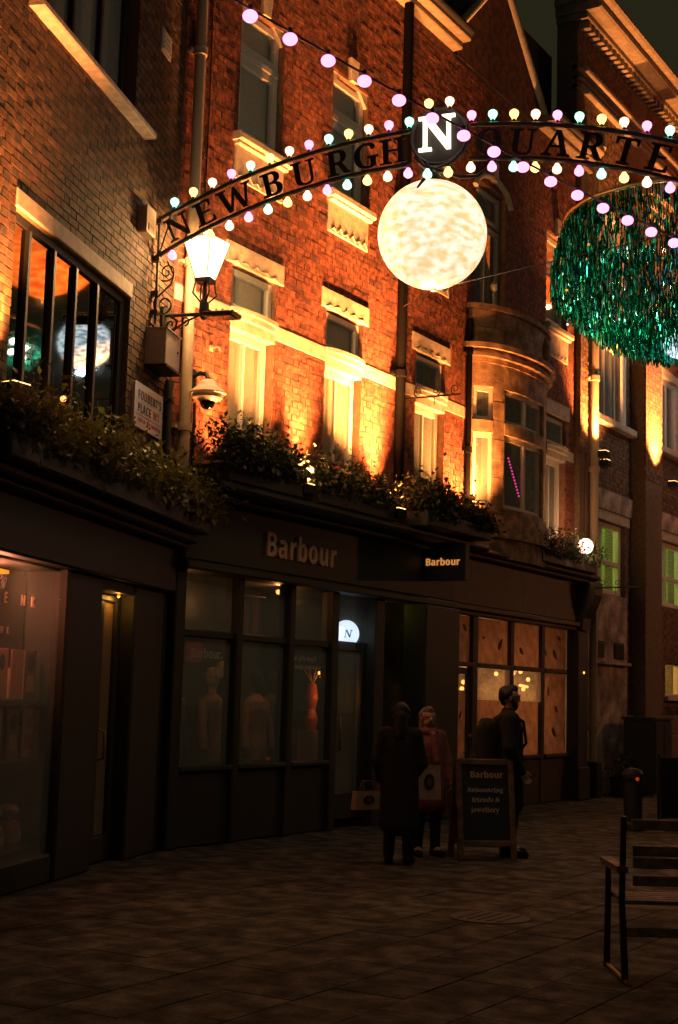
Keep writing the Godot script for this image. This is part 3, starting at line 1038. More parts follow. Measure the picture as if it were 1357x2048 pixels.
	for x in [23.95, 27.6]:
		for y in ([6.86, 9.3] if x < 25 else [6.86]):
			# stone surround, deep pale jamb, sash with dark glass
			var w := sash(t, x + 0.34, y + 0.02, x + 1.42, y + 1.52, -0.10, 0.09, -1.0, "")
			part("glazing_bar", Mb.new().cbox(x + 0.80, y + 0.11, -0.16, x + 0.85, y + 1.43, -0.11, 0.006), "white_paint", w)
			part("surround", Mb.new().cbox(x, y + 0.001, -0.2, x + 0.338, y + 1.74, -0.02, 0.02).cbox(x + 1.422, y + 0.001, -0.2, x + 1.80, y + 1.74, -0.02, 0.02).cbox(x + 0.34, y + 1.522, -0.2, x + 1.42, y + 1.74, -0.022, 0.02), "stone", t)
	for x in [23.9, 27.6]:
		var f := Mb.new()
		f.cbox(x, 3.62, -0.2, x + 0.1, 4.95, -0.08, 0.01).cbox(x + 1.6, 3.62, -0.2, x + 1.72, 4.95, -0.08, 0.01).cbox(x + 0.1, 3.62, -0.2, x + 1.6, 3.72, -0.083, 0.01).cbox(x + 0.1, 4.86, -0.2, x + 1.6, 4.95, -0.083, 0.01)
		var w := part("window", f, "white_paint", t)
		part("glazing_bar", Mb.new().cbox(x + 0.62, 3.72, -0.18, x + 0.74, 4.86, -0.09, 0.008), "white_paint", w)
		part("glazing_bar", Mb.new().cbox(x + 0.74, 4.18, -0.18, x + 1.6, 4.26, -0.1, 0.008).cbox(x + 0.1, 4.18, -0.18, x + 0.62, 4.26, -0.1, 0.008), "white_paint", w)
		for e in [[x + 0.1, 3.72, x + 0.62, 4.18], [x + 0.1, 4.26, x + 0.62, 4.86], [x + 0.74, 3.72, x + 1.6, 4.18], [x + 0.74, 4.26, x + 1.6, 4.86]]:
			part("pane", Mb.new().box(e[0], e[1], -0.142, e[2], e[3], -0.138), "glass", w)
		for k in 11:
			part("blind_slat", Mb.new().box(x + 0.76, 4.27 + k * 0.054, -0.24, x + 1.58, 4.274 + k * 0.054, -0.205), "room_green", w)
	var f2 := Mb.new()
	f2.cbox(28.0, 1.80, -0.2, 28.07, 2.50, -0.08, 0.01).cbox(29.13, 1.80, -0.2, 29.2, 2.50, -0.08, 0.01).cbox(28.07, 1.80, -0.2, 29.13, 1.86, -0.083, 0.01).cbox(28.07, 2.44, -0.2, 29.13, 2.50, -0.083, 0.01)
	var sw := part("window", f2, "white_paint", t)
	part("pane", Mb.new().box(28.07, 1.86, -0.142, 29.13, 2.44, -0.138), "glass", sw)
	part("sill", Mb.new().cbox(27.9, 1.72, -0.1, 29.3, 1.80, 0.1, 0.01), "stone", t)
	# string courses and a deep dentilled cornice
	for e in [[12.72, 12.80, 0.10], [12.90, 12.96, 0.07], [13.08, 13.17, 0.14]]:
		part("string_course", Mb.new().cbox(23.05, e[0], -0.1, 34.0, e[1], e[2], 0.015), "cornice_stone", t)
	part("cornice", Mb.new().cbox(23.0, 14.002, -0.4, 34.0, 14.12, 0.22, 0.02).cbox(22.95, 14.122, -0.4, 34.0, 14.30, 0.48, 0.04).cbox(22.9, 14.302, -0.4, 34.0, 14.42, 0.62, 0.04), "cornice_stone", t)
	for k in 34:
		part("dentil", Mb.new().cbox(23.12 + k * 0.22, 13.86, 0.0, 23.24 + k * 0.22, 13.998, 0.20, 0.01), "cornice_stone", t)
	part("parapet", Mb.new().box(23.0, 14.422, -0.4, 34.0, 15.1, -0.05), "mortar_stock", t)

func build_clothing_shop() -> void:
	var t := thing("clothing_shopfront", "black painted timber shopfront under planters with pale raised lettering on its fascia", "shopfront")
	part("fascia", Mb.new().cbox(11.66, 2.98, 0.0, 17.95, 3.62, 0.25, 0.02), "shop_green", t)
	part("cornice", Mb.new().cbox(11.62, 3.62, 0.0, 18.02, 3.69, 0.44, 0.02).cbox(11.62, 3.692, 0.0, 18.06, 3.78, 0.74, 0.03), "shop_green", t)
	part("architrave", Mb.new().cbox(11.66, 2.88, 0.0, 17.95, 2.978, 0.30, 0.02), "shop_green", t)
	letters(t, "Barbour", serif_or_sans(), 0.27, Vector3(13.12, 3.16, 0.262), Vector3.RIGHT, Vector3.UP, "sign_gold", 0.03, 0.01)
	for e in [[11.66, 11.84], [12.78, 12.90], [13.84, 13.96], [14.80, 14.95], [15.85, 16.10]]:
		part("pilaster", Mb.new().cbox(e[0], 0.0, 0.0, e[1], 2.878, 0.17, 0.015), "shop_green", t)
	part("pilaster", Mb.new().cbox(16.92, 0.0, 0.0, 17.95, 2.878, 0.34, 0.02).cbox(16.98, 0.0, 0.34, 17.89, 0.5, 0.38, 0.02), "shop_green", t)
	for e in [[11.84, 12.78], [12.90, 13.84], [13.96, 14.80]]:
		part("stall_riser", Mb.new().cbox(e[0], 0.0, 0.0, e[1], 0.78, 0.12, 0.02), "shop_green", t)
		part("sill", Mb.new().cbox(e[0], 0.782, 0.0, e[1], 0.84, 0.18, 0.012), "shop_green", t)
		part("transom_rail", Mb.new().cbox(e[0], 2.19, 0.02, e[1], 2.27, 0.14, 0.012), "shop_green", t)
		part("pane", Mb.new().box(e[0], 0.842, 0.078, e[1], 2.19, 0.082), "glass", t)
		part("pane", Mb.new().box(e[0], 2.272, 0.078, e[1], 2.878, 0.082), "glass", t)
	var d := part("door", Mb.new().cbox(14.95, 0.10, -0.02, 15.07, 2.30, 0.05, 0.01).cbox(15.73, 0.10, -0.02, 15.85, 2.30, 0.05, 0.01).cbox(15.07, 0.10, -0.02, 15.73, 0.42, 0.047, 0.01).cbox(15.07, 2.18, -0.02, 15.73, 2.30, 0.047, 0.01), "shop_green", t)
	part("pane", Mb.new().box(15.07, 0.42, 0.008, 15.73, 2.18, 0.012), "glass", d)
	part("door_handle", Mb.new().tube([Vector3(15.13, 0.95, 0.05), Vector3(15.13, 0.95, 0.11), Vector3(15.13, 1.35, 0.11), Vector3(15.13, 1.35, 0.05)], 0.012, 0.012, 8), "brass", d)
	part("fanlight_pane", Mb.new().box(14.95, 2.305, 0.008, 15.85, 2.878, 0.012), "glass", t)
	# side lobby past the door: pale inner panel, high light
	part("lobby_panel", Mb.new().cbox(16.30, 1.95, -0.5, 16.90, 2.78, -0.44, 0.01).cbox(16.30, 1.45, -0.5, 16.75, 1.85, -0.44, 0.01), "blind", t)
	part("lobby_wall", Mb.new().box(16.10, 0.0, -0.6, 16.92, 2.88, -0.52), "room_dark", t)
	var ll := part("lobby_light", Mb.new().ball(Vector3.ZERO, 0.03, 8, 6), "led_gold", t, Vector3(16.62, 2.84, -0.3))
	omni(ll, Vector3(0, 0, 0), Color(0.9, 0.85, 0.3), 0.035, 0.03)
	var r := Mb.new()
	r.box(11.7, 0.0, -2.6, 16.1, 3.0, -2.5).box(11.6, 0.0, -2.6, 11.7, 3.0, 0.0).box(16.1, 0.0, -2.6, 16.2, 3.0, -0.01).box(11.7, 0.0, -2.5, 16.1, 0.12, 0.0).box(11.7, 2.9, -2.5, 16.1, 3.0, 0.0)
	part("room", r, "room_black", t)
	part("display_back", Mb.new().box(11.75, 0.12, -0.95, 14.8, 2.9, -0.9), "room_black", t)
	var dl := part("display_light", Mb.new().lathe([Vector2(0, -0.03), Vector2(0.03, -0.02), Vector2(0.035, 0.02), Vector2(0, 0.03)], Vector3.ZERO, 10), "lamp_warm", t, Vector3(12.02, 2.55, -0.03))
	omni(dl, Vector3.ZERO, AMBER, 0.10, 0.03)
	var added_lamp := part("display_light", Mb.new().ball(Vector3.ZERO, 0.03, 8, 6), "lamp_warm", t, Vector3(14.0, 2.82, -0.12))  # added lamp, put in to light the garments
	omni(added_lamp, Vector3.ZERO, AMBER, 0.2, 0.04)
	# window lettering, flat print
	part("red_vinyl_square", Mb.new().box(11.99, 1.93, 0.070, 12.28, 2.14, 0.073), "print_red", t)
	letters(t, "Barbour.", sans, 0.098, Vector3(12.07, 1.975, 0.0745), Vector3.RIGHT, Vector3.UP, "chalk", 0.002)
	letters(t, "for gifts they'll", sans, 0.052, Vector3(14.06, 2.02, 0.0745), Vector3.RIGHT, Vector3.UP, "chalk", 0.002)
	letters(t, "always remember", sans, 0.052, Vector3(14.06, 1.92, 0.0745), Vector3.RIGHT, Vector3.UP, "chalk", 0.002)
	# projecting box sign
	var s := thing("projecting_sign", "dark box sign with amber lettering projecting from the end of the black shopfront", "sign", Vector3(17.0, 3.45, 0.0))
	part("sign_box", Mb.new().box(-0.06, -0.25, 0.16, 0.06, 0.25, 0.90), "shop_green", s)
	part("bracket", Mb.new().box(-0.02, 0.1, 0.0, 0.02, 0.14, 0.16).box(-0.02, -0.14, 0.0, 0.02, -0.1, 0.16), "black_iron", s)
	letters(s, "Barbour", serif_or_sans(), 0.095, Vector3(-0.068, -0.05, 0.30), Vector3(0, 0, 1), Vector3.UP, "sign_amber", 0.01)
	# lit round sign behind the glass beside the door
	var n := thing("round_light_sign", "round glowing white sign with a slanted dark letter hung inside the shop window", "sign", Vector3(15.60, 2.41, -0.12), deg_to_rad(-40))
	part("sign_face", Mb.new().lathe([Vector2(0, -0.03), Vector2(0.165, -0.03), Vector2(0.175, 0.0), Vector2(0.165, 0.03), Vector2(0, 0.03)], Vector3.ZERO, 28), "sign_white", n).rotation.x = PI / 2
	letters(n, "N", serif, 0.10, Vector3(-0.055, -0.05, 0.034), Vector3(1, 0, 0), Vector3(0.2, 1, 0).normalized(), "print_blue_mat", 0.004)
	part("hanging_wire", Mb.new().tube([Vector3(0, 0.16, 0), Vector3(0, 0.5, 0)], 0.004, 0.004, 6), "black_iron", n)
	omni(n, Vector3(0, 0, 0.30), Color(0.8, 0.9, 1.0), 0.02, 0.1)
	# display figures
	var spots := [[12.45, -0.42, "olive_cloth", "dark waxed jacket on a shop window mannequin under the red vinyl square"], [13.08, -0.36, "tan_cloth", "tan coat on a shop window mannequin beside the first glazing post"], [14.05, -0.42, "tan_cloth", "long tan coat on a dark headed mannequin in the middle shop window"], [13.46, -0.50, "dark_cloth", "mannequin in dark jacket wearing a pale knitted hat in the shop window"], [14.52, -0.5, "olive_cloth", "dim dark jacket on a mannequin below the white window lettering"]]
	for k in spots.size():
		var e: Array = spots[k]
		var m := thing("mannequin", e[3], "mannequin", Vector3(e[0], 0.12, e[1]), 0.3 - 0.15 * k, "mannequins in the clothing shop window")
		var b := Mb.new()
		b.t = Transform3D(Basis.from_scale(Vector3(1, 1, 0.62)), Vector3.ZERO)
		b.lathe([Vector2(0.17, 0.72), Vector2(0.19, 0.85), Vector2(0.165, 1.08), Vector2(0.20, 1.30), Vector2(0.19, 1.40), Vector2(0.07, 1.48), Vector2(0.055, 1.50)], Vector3.ZERO, 18)
		part("jacket", b, e[2], m)
		for q in [-1, 1]:
			part("sleeve", Mb.new().tube([Vector3(q * 0.185, 1.38, 0), Vector3(q * 0.255, 1.12, 0.02), Vector3(q * 0.265, 0.86, 0.06)], 0.062, 0.045, 10), e[2], m)
		part("head", Mb.new().lathe([Vector2(0.04, 1.48), Vector2(0.045, 1.55), Vector2(0.075, 1.60), Vector2(0.085, 1.68), Vector2(0.06, 1.76), Vector2(0, 1.78)], Vector3.ZERO, 14), "black_cloth" if k != 1 else "white_knit", m)
		if k == 3:
			part("knitted_hat", Mb.new().lathe([Vector2(0.10, 1.66), Vector2(0.105, 1.70), Vector2(0.095, 1.78), Vector2(0.05, 1.85), Vector2(0, 1.86)], Vector3.ZERO, 14), "white_knit", m)
		part("stand", Mb.new().tube([Vector3(0, 0.02, 0), Vector3(0, 0.75, 0)], 0.02, 0.02, 8).lathe([Vector2(0.16, 0), Vector2(0.16, 0.015), Vector2(0, 0.02)], Vector3.ZERO, 16), "black_iron", m)
	var po := thing("hanging_scarf", "pale rose scarf hanging in the upper shop window", "scarf", Vector3(13.52, 2.30, -0.12))
	part("scarf", Mb.new().cbox(-0.06, 0.0, -0.02, 0.06, 0.42, 0.02, 0.01).cbox(-0.20, 0.02, -0.02, -0.13, 0.36, 0.015, 0.01), "rose_cloth", po)
	part("rail", Mb.new().tube([Vector3(-0.3, 0.43, 0), Vector3(0.2, 0.43, 0)], 0.01, 0.01, 6), "brass", po)
	var v := thing("lit_ornament", "red and gold lit ornament on a plinth inside the shop door", "ornament", Vector3(15.50, 0.12, -0.55))
	part("plinth", Mb.new().cbox(-0.12, 0, -0.12, 0.12, 1.05, 0.12, 0.01), "blind", v)
	part("vase", Mb.new().lathe([Vector2(0, 1.06), Vector2(0.07, 1.06), Vector2(0.09, 1.2), Vector2(0.05, 1.32), Vector2(0.085, 1.45), Vector2(0.06, 1.62), Vector2(0.03, 1.66), Vector2(0, 1.66)], Vector3.ZERO, 14), "bottle_red", v)
	var tw := Mb.new()
	for k in 9:
		tw.tube([Vector3(0, 1.62, 0), Vector3(sin(k * 2.4) * 0.06, 1.74, cos(k * 2.4) * 0.06), Vector3(sin(k * 2.4) * 0.12, 1.80 + 0.02 * (k % 3), cos(k * 2.4) * 0.12)], 0.008, 0.004, 5)
	part("gilded_twigs", tw, "brass", v)
	for k in 3:
		part("lamp_bulb", Mb.new().ball(Vector3.ZERO, 0.022, 8, 6), "lamp_warm", v, Vector3(-0.04 + 0.05 * k, 1.78 - 0.05 * k, 0.13))
	omni(v, Vector3(-0.05, 1.5, 0.30), Color(1.0, 0.6, 0.2), 0.05, 0.03)

func serif_or_sans() -> Font:
	return sans

func build_cafe_front() -> void:
	var t := thing("cafe_shopfront", "brown painted restaurant front with leaf patterned windows glowing from inside", "shopfront")
	part("fascia", Mb.new().cbox(18.0, 2.98, 0.0, 22.72, 3.66, 0.20, 0.02), "brown_paint", t)
	part("cornice", Mb.new().cbox(18.1, 3.662, 0.0, 23.15, 3.72, 0.34, 0.02).cbox(18.1, 3.722, 0.0, 23.2, 3.80, 0.44, 0.03), "brown_paint", t)
	part("architrave", Mb.new().cbox(18.0, 2.90, 0.0, 22.72, 2.978, 0.26, 0.015).cbox(18.0, 2.84, 0.0, 22.72, 2.898, 0.2, 0.012), "brown_paint", t)
	part("pilaster", Mb.new().cbox(22.62, 0.0, 0.0, 23.10, 2.838, 0.26, 0.02).cbox(22.58, 0.0, 0.262, 23.12, 0.55, 0.30, 0.02), "black_paint", t)
	var cb := Mb.new()
	cb.t = Transform3D(Basis(Vector3(0, 0, 1), Vector3(0, 1, 0), Vector3(-1, 0, 0)), Vector3(23.12, 0, 0))
	cb.prism(PackedVector2Array([Vector2(0.0, 2.85), Vector2(0.28, 2.85), Vector2(0.30, 3.05), Vector2(0.42, 3.25), Vector2(0.50, 3.45), Vector2(0.50, 3.66), Vector2(0.0, 3.66)]), 0.0, 0.36)
	part("console", cb, "black_paint", t)
	var cols := [[18.32, 18.88], [19.06, 20.22], [20.36, 21.44], [21.58, 22.60]]
	for e in [[18.16, 18.32], [18.88, 19.06], [20.22, 20.36], [21.44, 21.58]]:
		part("post", Mb.new().cbox(e[0], 0.0, 0.0, e[1], 2.838, 0.10, 0.012), "brown_paint", t)
	for k in 4:
		var e: Array = cols[k]
		part("transom_rail", Mb.new().cbox(e[0], 2.09, 0.01, e[1], 2.16, 0.115, 0.012), "brown_paint", t)
		part("pane", Mb.new().box(e[0], 2.162, 0.04, e[1], 2.836, 0.044), "window_film", t)
		if k > 0:
			part("stall_riser", Mb.new().cbox(e[0], 0.0, 0.0, e[1], 0.72, 0.08, 0.02), "brown_paint", t)
			part("sill", Mb.new().cbox(e[0], 0.722, 0.0, e[1], 0.78, 0.13, 0.01), "brown_paint", t)
		var top := 2.088
		if k == 0:
			var d := part("door", Mb.new().cbox(e[0], 0.10, 0.01, e[0] + 0.09, 2.08, 0.06, 0.01).cbox(e[1] - 0.09, 0.10, 0.01, e[1], 2.08, 0.06, 0.01).cbox(e[0] + 0.09, 1.98, 0.01, e[1] - 0.09, 2.08, 0.057, 0.01).cbox(e[0] + 0.09, 0.10, 0.01, e[1] - 0.09, 0.70, 0.057, 0.01), "brown_paint", t)
			part("pane", Mb.new().box(e[0] + 0.09, 0.70, 0.03, e[1] - 0.09, 1.75, 0.034), "window_film", d)
			part("pane", Mb.new().box(e[0] + 0.09, 1.75, 0.03, e[1] - 0.09, 1.98, 0.034), "glass", d)
			part("door_handle", Mb.new().ball(Vector3(e[1] - 0.045, 1.10, 0.09), 0.03, 8, 6), "brass", d)
		elif k == 3:
			part("pane", Mb.new().box(e[0], 0.782, 0.04, e[1], top, 0.044), "window_film", t)
		else:
			part("pane", Mb.new().box(e[0], 0.782, 0.04, e[1], 1.62, 0.044), "window_film", t)
			part("pane", Mb.new().box(e[0], 1.62, 0.04, e[1], top, 0.044), "glass", t)
	# leaf shapes printed on the film
	rng.seed = 3
	for e in [[18.42, 2.30, 0.16, 0.6], [18.66, 2.48, 0.0, 1.2], [18.70, 2.66, 0.12, -0.7], [19.95, 2.48, 0.17, 0.8], [19.35, 2.55, 0.07, 0.2], [20.75, 2.40, 0.14, -0.5], [21.72, 2.42, 0.10, -1.0], [22.12, 2.40, 0.17, -0.7], [22.3, 2.68, 0.12, -0.4], [21.85, 1.80, 0.12, 1.4], [22.2, 1.50, 0.13, -0.6], [22.1, 1.12, 0.17, -0.7], [19.3, 1.30, 0.14, 0.5], [20.05, 1.05, 0.15, -0.4], [18.6, 1.40, 0.10, 0.9]]:
		var poly := PackedVector2Array()
		for k in 12:
			var a := TAU * k / 12.0
			poly.append(Vector2(cos(a) * 0.5, sin(a) * 0.22 * (1.0 - 0.35 * cos(a))).rotated(e[3]) * e[2] * 1.35 + Vector2(e[0], e[1]))
		part("leaf_print", Mb.new().prism(poly, 0.0455, 0.0475), "leaf_vinyl", t)
	part("room", Mb.new().box(18.1, 0.0, -3.1, 22.8, 3.0, -3.0).box(18.05, 0.0, -3.0, 18.15, 3.0, 0.0).box(22.7, 0.0, -3.0, 22.8, 3.0, 0.0).box(18.1, 0.05, -3.0, 22.8, 0.14, 0.0).box(18.1, 2.84, -3.0, 22.8, 2.95, 0.0), "room_tan", t)
	var c := thing("cafe_chandelier", "cluster of bright glass tubes and globes hanging inside the restaurant window", "chandelier", Vector3(21.62, 1.98, -0.45))
	part("rod", Mb.new().tube([Vector3(0, 0.1, 0), Vector3(0, 0.84, 0)], 0.012, 0.012, 6), "brass", c)
	for e in [[-0.30, -0.02, 0.0, 0.22, 0.10], [0.10, -0.10, 0.05, 0.30, -0.02], [0.05, 0.08, -0.05, 0.16, 0.12]]:
		part("lamp_tube", Mb.new().tube([Vector3(e[0], e[1], e[2]), Vector3(e[0] + e[3], e[1] + e[4], e[2])], 0.022, 0.022, 8), "lamp_warm", c)
	for e in [[0.0, 0.12, 0.1], [0.12, -0.16, 0.1], [-0.95, 0.06, 0.1], [0.2, 0.0, 0.15], [-2.25, -0.10, 0.16], [-2.30, -0.20, 0.16]]:
		part("lamp_globe", Mb.new().ball(Vector3.ZERO, 0.036, 8, 6), "lamp_warm", c, Vector3(e[0], e[1], e[2]))
	omni(c, Vector3(-0.4, -0.25, -0.75), Color(1.0, 0.74, 0.48), 3.4, 0.1)
	omni(c, Vector3(-1.9, -0.25, -0.75), Color(1.0, 0.74, 0.48), 3.0, 0.1)
	single("entry_box", Mb.new().cbox(19.0, 0.80, 0.11, 19.10, 0.98, 0.15, 0.01), "brass", "small pale entry panel on the post beside the restaurant door", "panel")

func build_beauty_shop() -> void:
	var t := thing("beauty_shopfront", "dark shopfront below the brown corner building with a recessed pale lit door", "shopfront", LEFT_AT, LEFT_TURN)
	part("fascia", Mb.new().cbox(-8.0, 2.62, 0.0, 0.04, 3.08, 0.16, 0.02), "black_paint", t)
	part("cornice", Mb.new().cbox(-8.0, 3.082, 0.0, 0.06, 3.14, 0.28, 0.02).cbox(-8.0, 3.142, 0.0, 0.06, 3.22, 0.36, 0.02), "black_paint", t)
	for e in [[-2.66, -1.86], [-0.98, 0.0], [-8.0, -4.6]]:
		part("pier", Mb.new().cbox(e[0], 0.0, -0.3, e[1], 2.618, 0.08, 0.02), "black_paint", t)
	part("stall_riser", Mb.new().cbox(-4.6, 0.0, -0.2, -2.66, 0.24, 0.05, 0.02), "black_paint", t)
	part("pane", Mb.new().box(-4.6, 0.24, 0.0, -2.66, 2.618, 0.004), "glass", t)
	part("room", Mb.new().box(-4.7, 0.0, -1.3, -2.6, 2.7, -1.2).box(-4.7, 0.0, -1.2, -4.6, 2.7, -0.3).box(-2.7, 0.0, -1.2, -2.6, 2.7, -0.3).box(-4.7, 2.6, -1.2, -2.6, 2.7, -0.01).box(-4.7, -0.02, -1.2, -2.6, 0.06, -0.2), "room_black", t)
	var dl := part("display_light", Mb.new().box(-0.4, -0.015, -0.03, 0.4, 0.015, 0.03), "led_gold", t, Vector3(-3.4, 2.56, -0.35))  # added strip lamp, put in to light the shelves
	omni(dl, Vector3(0, -0.1, 0.1), Color(1.0, 0.58, 0.40), 0.9, 0.1)
	# lettering inside the glass
	letters(t, "SPACE NK", sans, 0.085, Vector3(-4.42, 2.26, -0.02), Vector3.RIGHT, Vector3.UP, "sign_gold", 0.006, 0.105)
	letters(t, "SPACE NK", sans, 0.055, Vector3(-4.30, 2.02, -0.02), Vector3.RIGHT, Vector3.UP, "sign_gold", 0.004, 0.05)
	for y in [1.48, 1.0, 0.28]:
		part("shelf", Mb.new().cbox(-4.55, y, -0.6, -2.75, y + 0.03, -0.08, 0.005), "black_paint", t)
	# door close behind the glass line, its pale panel lit by a small lamp added in the head
	var d := part("door", Mb.new().cbox(-1.84, 0.02, -0.14, -1.72, 2.5, -0.06, 0.01).cbox(-1.10, 0.02, -0.14, -1.0, 2.5, -0.06, 0.01).cbox(-1.72, 2.44, -0.14, -1.10, 2.5, -0.063, 0.01).cbox(-1.72, 0.02, -0.14, -1.10, 0.25, -0.063, 0.01).cbox(-1.52, 0.25, -0.14, -1.42, 2.44, -0.063, 0.01), "black_paint", t)
	part("pane", Mb.new().box(-1.72, 0.25, -0.11, -1.52, 2.44, -0.106), "glass", d)
	part("door_panel", Mb.new().cbox(-1.42, 0.25, -0.13, -1.10, 2.44, -0.10, 0.008), "blind", d)
	for x in [-1.66, -1.36]:
		part("door_handle", Mb.new().tube([Vector3(x, 0.95, -0.10), Vector3(x, 0.97, -0.03), Vector3(x, 1.22, -0.03), Vector3(x, 1.24, -0.10)], 0.013, 0.013, 8), "brass", d)
	part("lobby", Mb.new().box(-1.9, 0, -1.6, -0.9, 2.7, -1.5).box(-1.95, 0, -1.5, -1.86, 2.7, -0.3).box(-0.98, 0, -1.5, -0.9, 2.7, -0.3).box(-1.9, 2.55, -1.5, -0.9, 2.618, -0.15), "room_dark", t)
	part("door_head", Mb.new().cbox(-1.84, 2.52, -0.14, -0.98, 2.618, 0.06, 0.01), "black_paint", t)
	var added_lamp := part("lobby_light", Mb.new().ball(Vector3.ZERO, 0.018, 8, 6), "led_gold", t, Vector3(-1.24, 2.50, 0.0))
	omni(added_lamp, Vector3(0, -0.03, 0), Color(1.0, 0.70, 0.30), 0.045, 0.02)
	# bottles and boxes standing on the shelves
	var q := Basis(Vector3.UP, LEFT_TURN)
	var rows := [[1.512, [-3.78, -3.42, -3.12, -2.86], 0.40], [1.032, [-3.80, -3.46, -3.14, -2.84], 0.40], [0.312, [-3.70, -3.30, -2.95], 0.34]]
	var looks := ["red perfume bottle with a round stopper", "tall amber bottle with a bulb stopper", "slim pale bottle with a narrow neck", "squat red jar with a wide lid"]
	var shelf_names := ["on the beauty shop window's top shelf", "on the beauty shop window's middle shelf", "on the beauty shop window's lowest shelf"]
	var card_looks := ["pale display card with a round topped shape", "rose display card with a dark oval", "tan display card with a rose oval", "brown display card with a wide dark oval"]
	for r in 2:
		for k in rows[r][1].size():
			var x: float = rows[r][1][k]
			var ck: int = (k + r) % 4
			var cd := thing("display_card", card_looks[ck] + " " + shelf_names[r], "card", LEFT_AT + q * Vector3(x, rows[r][0], -0.14), LEFT_TURN, "display cards in the beauty shop window")
			part("card_board", Mb.new().cbox(-0.115, 0, -0.012, 0.115, 0.40, 0.0, 0.003), ["bottle_pale", "bottle_rose", "bottle_tan", "leather"][ck], cd)
			part("card_strut", Mb.new().box(-0.02, 0.0, -0.10, 0.02, 0.25, -0.0125), "bottle_pale", cd)
			var head := PackedVector2Array()
			for j in 14:
				var an := TAU * j / 14.0
				head.append(Vector2(cos(an) * (0.05 if ck != 3 else 0.07), 0.29 + sin(an) * 0.065))
			part("printed_shape", Mb.new().prism(head, 0.001, 0.003), ["bottle_rose", "print_black", "bottle_rose", "print_black"][ck], cd)
			part("printed_shape", Mb.new().prism(PackedVector2Array([Vector2(-0.08, 0.06), Vector2(0.08, 0.06), Vector2(0.075, 0.17), Vector2(0.025, 0.20), Vector2(-0.025, 0.20), Vector2(-0.075, 0.17)]), 0.001, 0.003), ["bottle_red", "bottle_tan", "bottle_rose", "bottle_tan"][ck], cd)
	for r in [2]:
		for k in rows[r][1].size():
			var x: float = rows[r][1][k]
			var kind: int = (k + r) % 4
			var bt := thing("perfume_bottle", looks[kind] + " " + shelf_names[r], "bottle", LEFT_AT + q * Vector3(x, rows[r][0], -0.22), 0.0, "bottles in the beauty shop window")
			var hgt: float = rows[r][2]
			var m: String = ["bottle_red", "bottle_amber", "bottle_pale", "bottle_red"][kind]
			var wd: float = [0.10, 0.085, 0.06, 0.11][kind]
			part("bottle_body", Mb.new().lathe([Vector2(0, 0), Vector2(wd, 0), Vector2(wd * 1.04, 0.02), Vector2(wd, hgt * 0.45), Vector2(wd * 0.85, hgt * 0.58), Vector2(wd * 0.3, hgt * 0.64), Vector2(wd * 0.28, hgt * 0.74)], Vector3.ZERO, 16), m, bt)
			part("stopper", Mb.new().lathe([Vector2(wd * 0.28, hgt * 0.74), Vector2(wd * 0.75, hgt * 0.78), Vector2(wd * 0.85, hgt * 0.88), Vector2(wd * 0.6, hgt * 0.98), Vector2(0, hgt)], Vector3.ZERO, 14), "bottle_amber" if kind != 1 else "bottle_red", bt)
			part("bottle_label", Mb.new().lathe([Vector2(wd * 1.045, hgt * 0.12), Vector2(wd * 1.045, hgt * 0.34)], Vector3.ZERO, 16), "bottle_pale", bt)
	for k in 6:
		var bx := thing("small_carton", "small pale carton in the stack at the shelf end by the black pier", "box", LEFT_AT + q * Vector3(-2.70 + 0.008 * (k % 2), 1.032 + k * 0.066, -0.16), LEFT_TURN + 0.05 * (k % 3), "cartons stacked in the beauty shop window")
		part("carton", Mb.new().cbox(-0.055, 0, -0.04, 0.055, 0.052, 0.04, 0.004), "bottle_pale", bx)
		part("lid", Mb.new().cbox(-0.057, 0.053, -0.042, 0.057, 0.062, 0.042, 0.003), "bottle_amber", bx)

func pipe(called: String, label: String, m: String, x: float, z: float, r: float, y0: float, y1: float, collars: Array) -> Node3D:
	var t := thing(called, label, "pipe", Vector3(x, 0, z))
	part("pipe_run", Mb.new().tube([Vector3(0, y0, 0), Vector3(0, y1, 0)], r, r, 12), m, t)
	for y in collars:
		part("collar", Mb.new().lathe([Vector2(r, y - 0.05), Vector2(r * 1.28, y - 0.045), Vector2(r * 1.28, y + 0.045), Vector2(r, y + 0.05)], Vector3.ZERO, 12).box(-r * 1.9, y - 0.02, -z + 0.004, r * 1.9, y + 0.02, -r * 0.6), m, t)
	return t

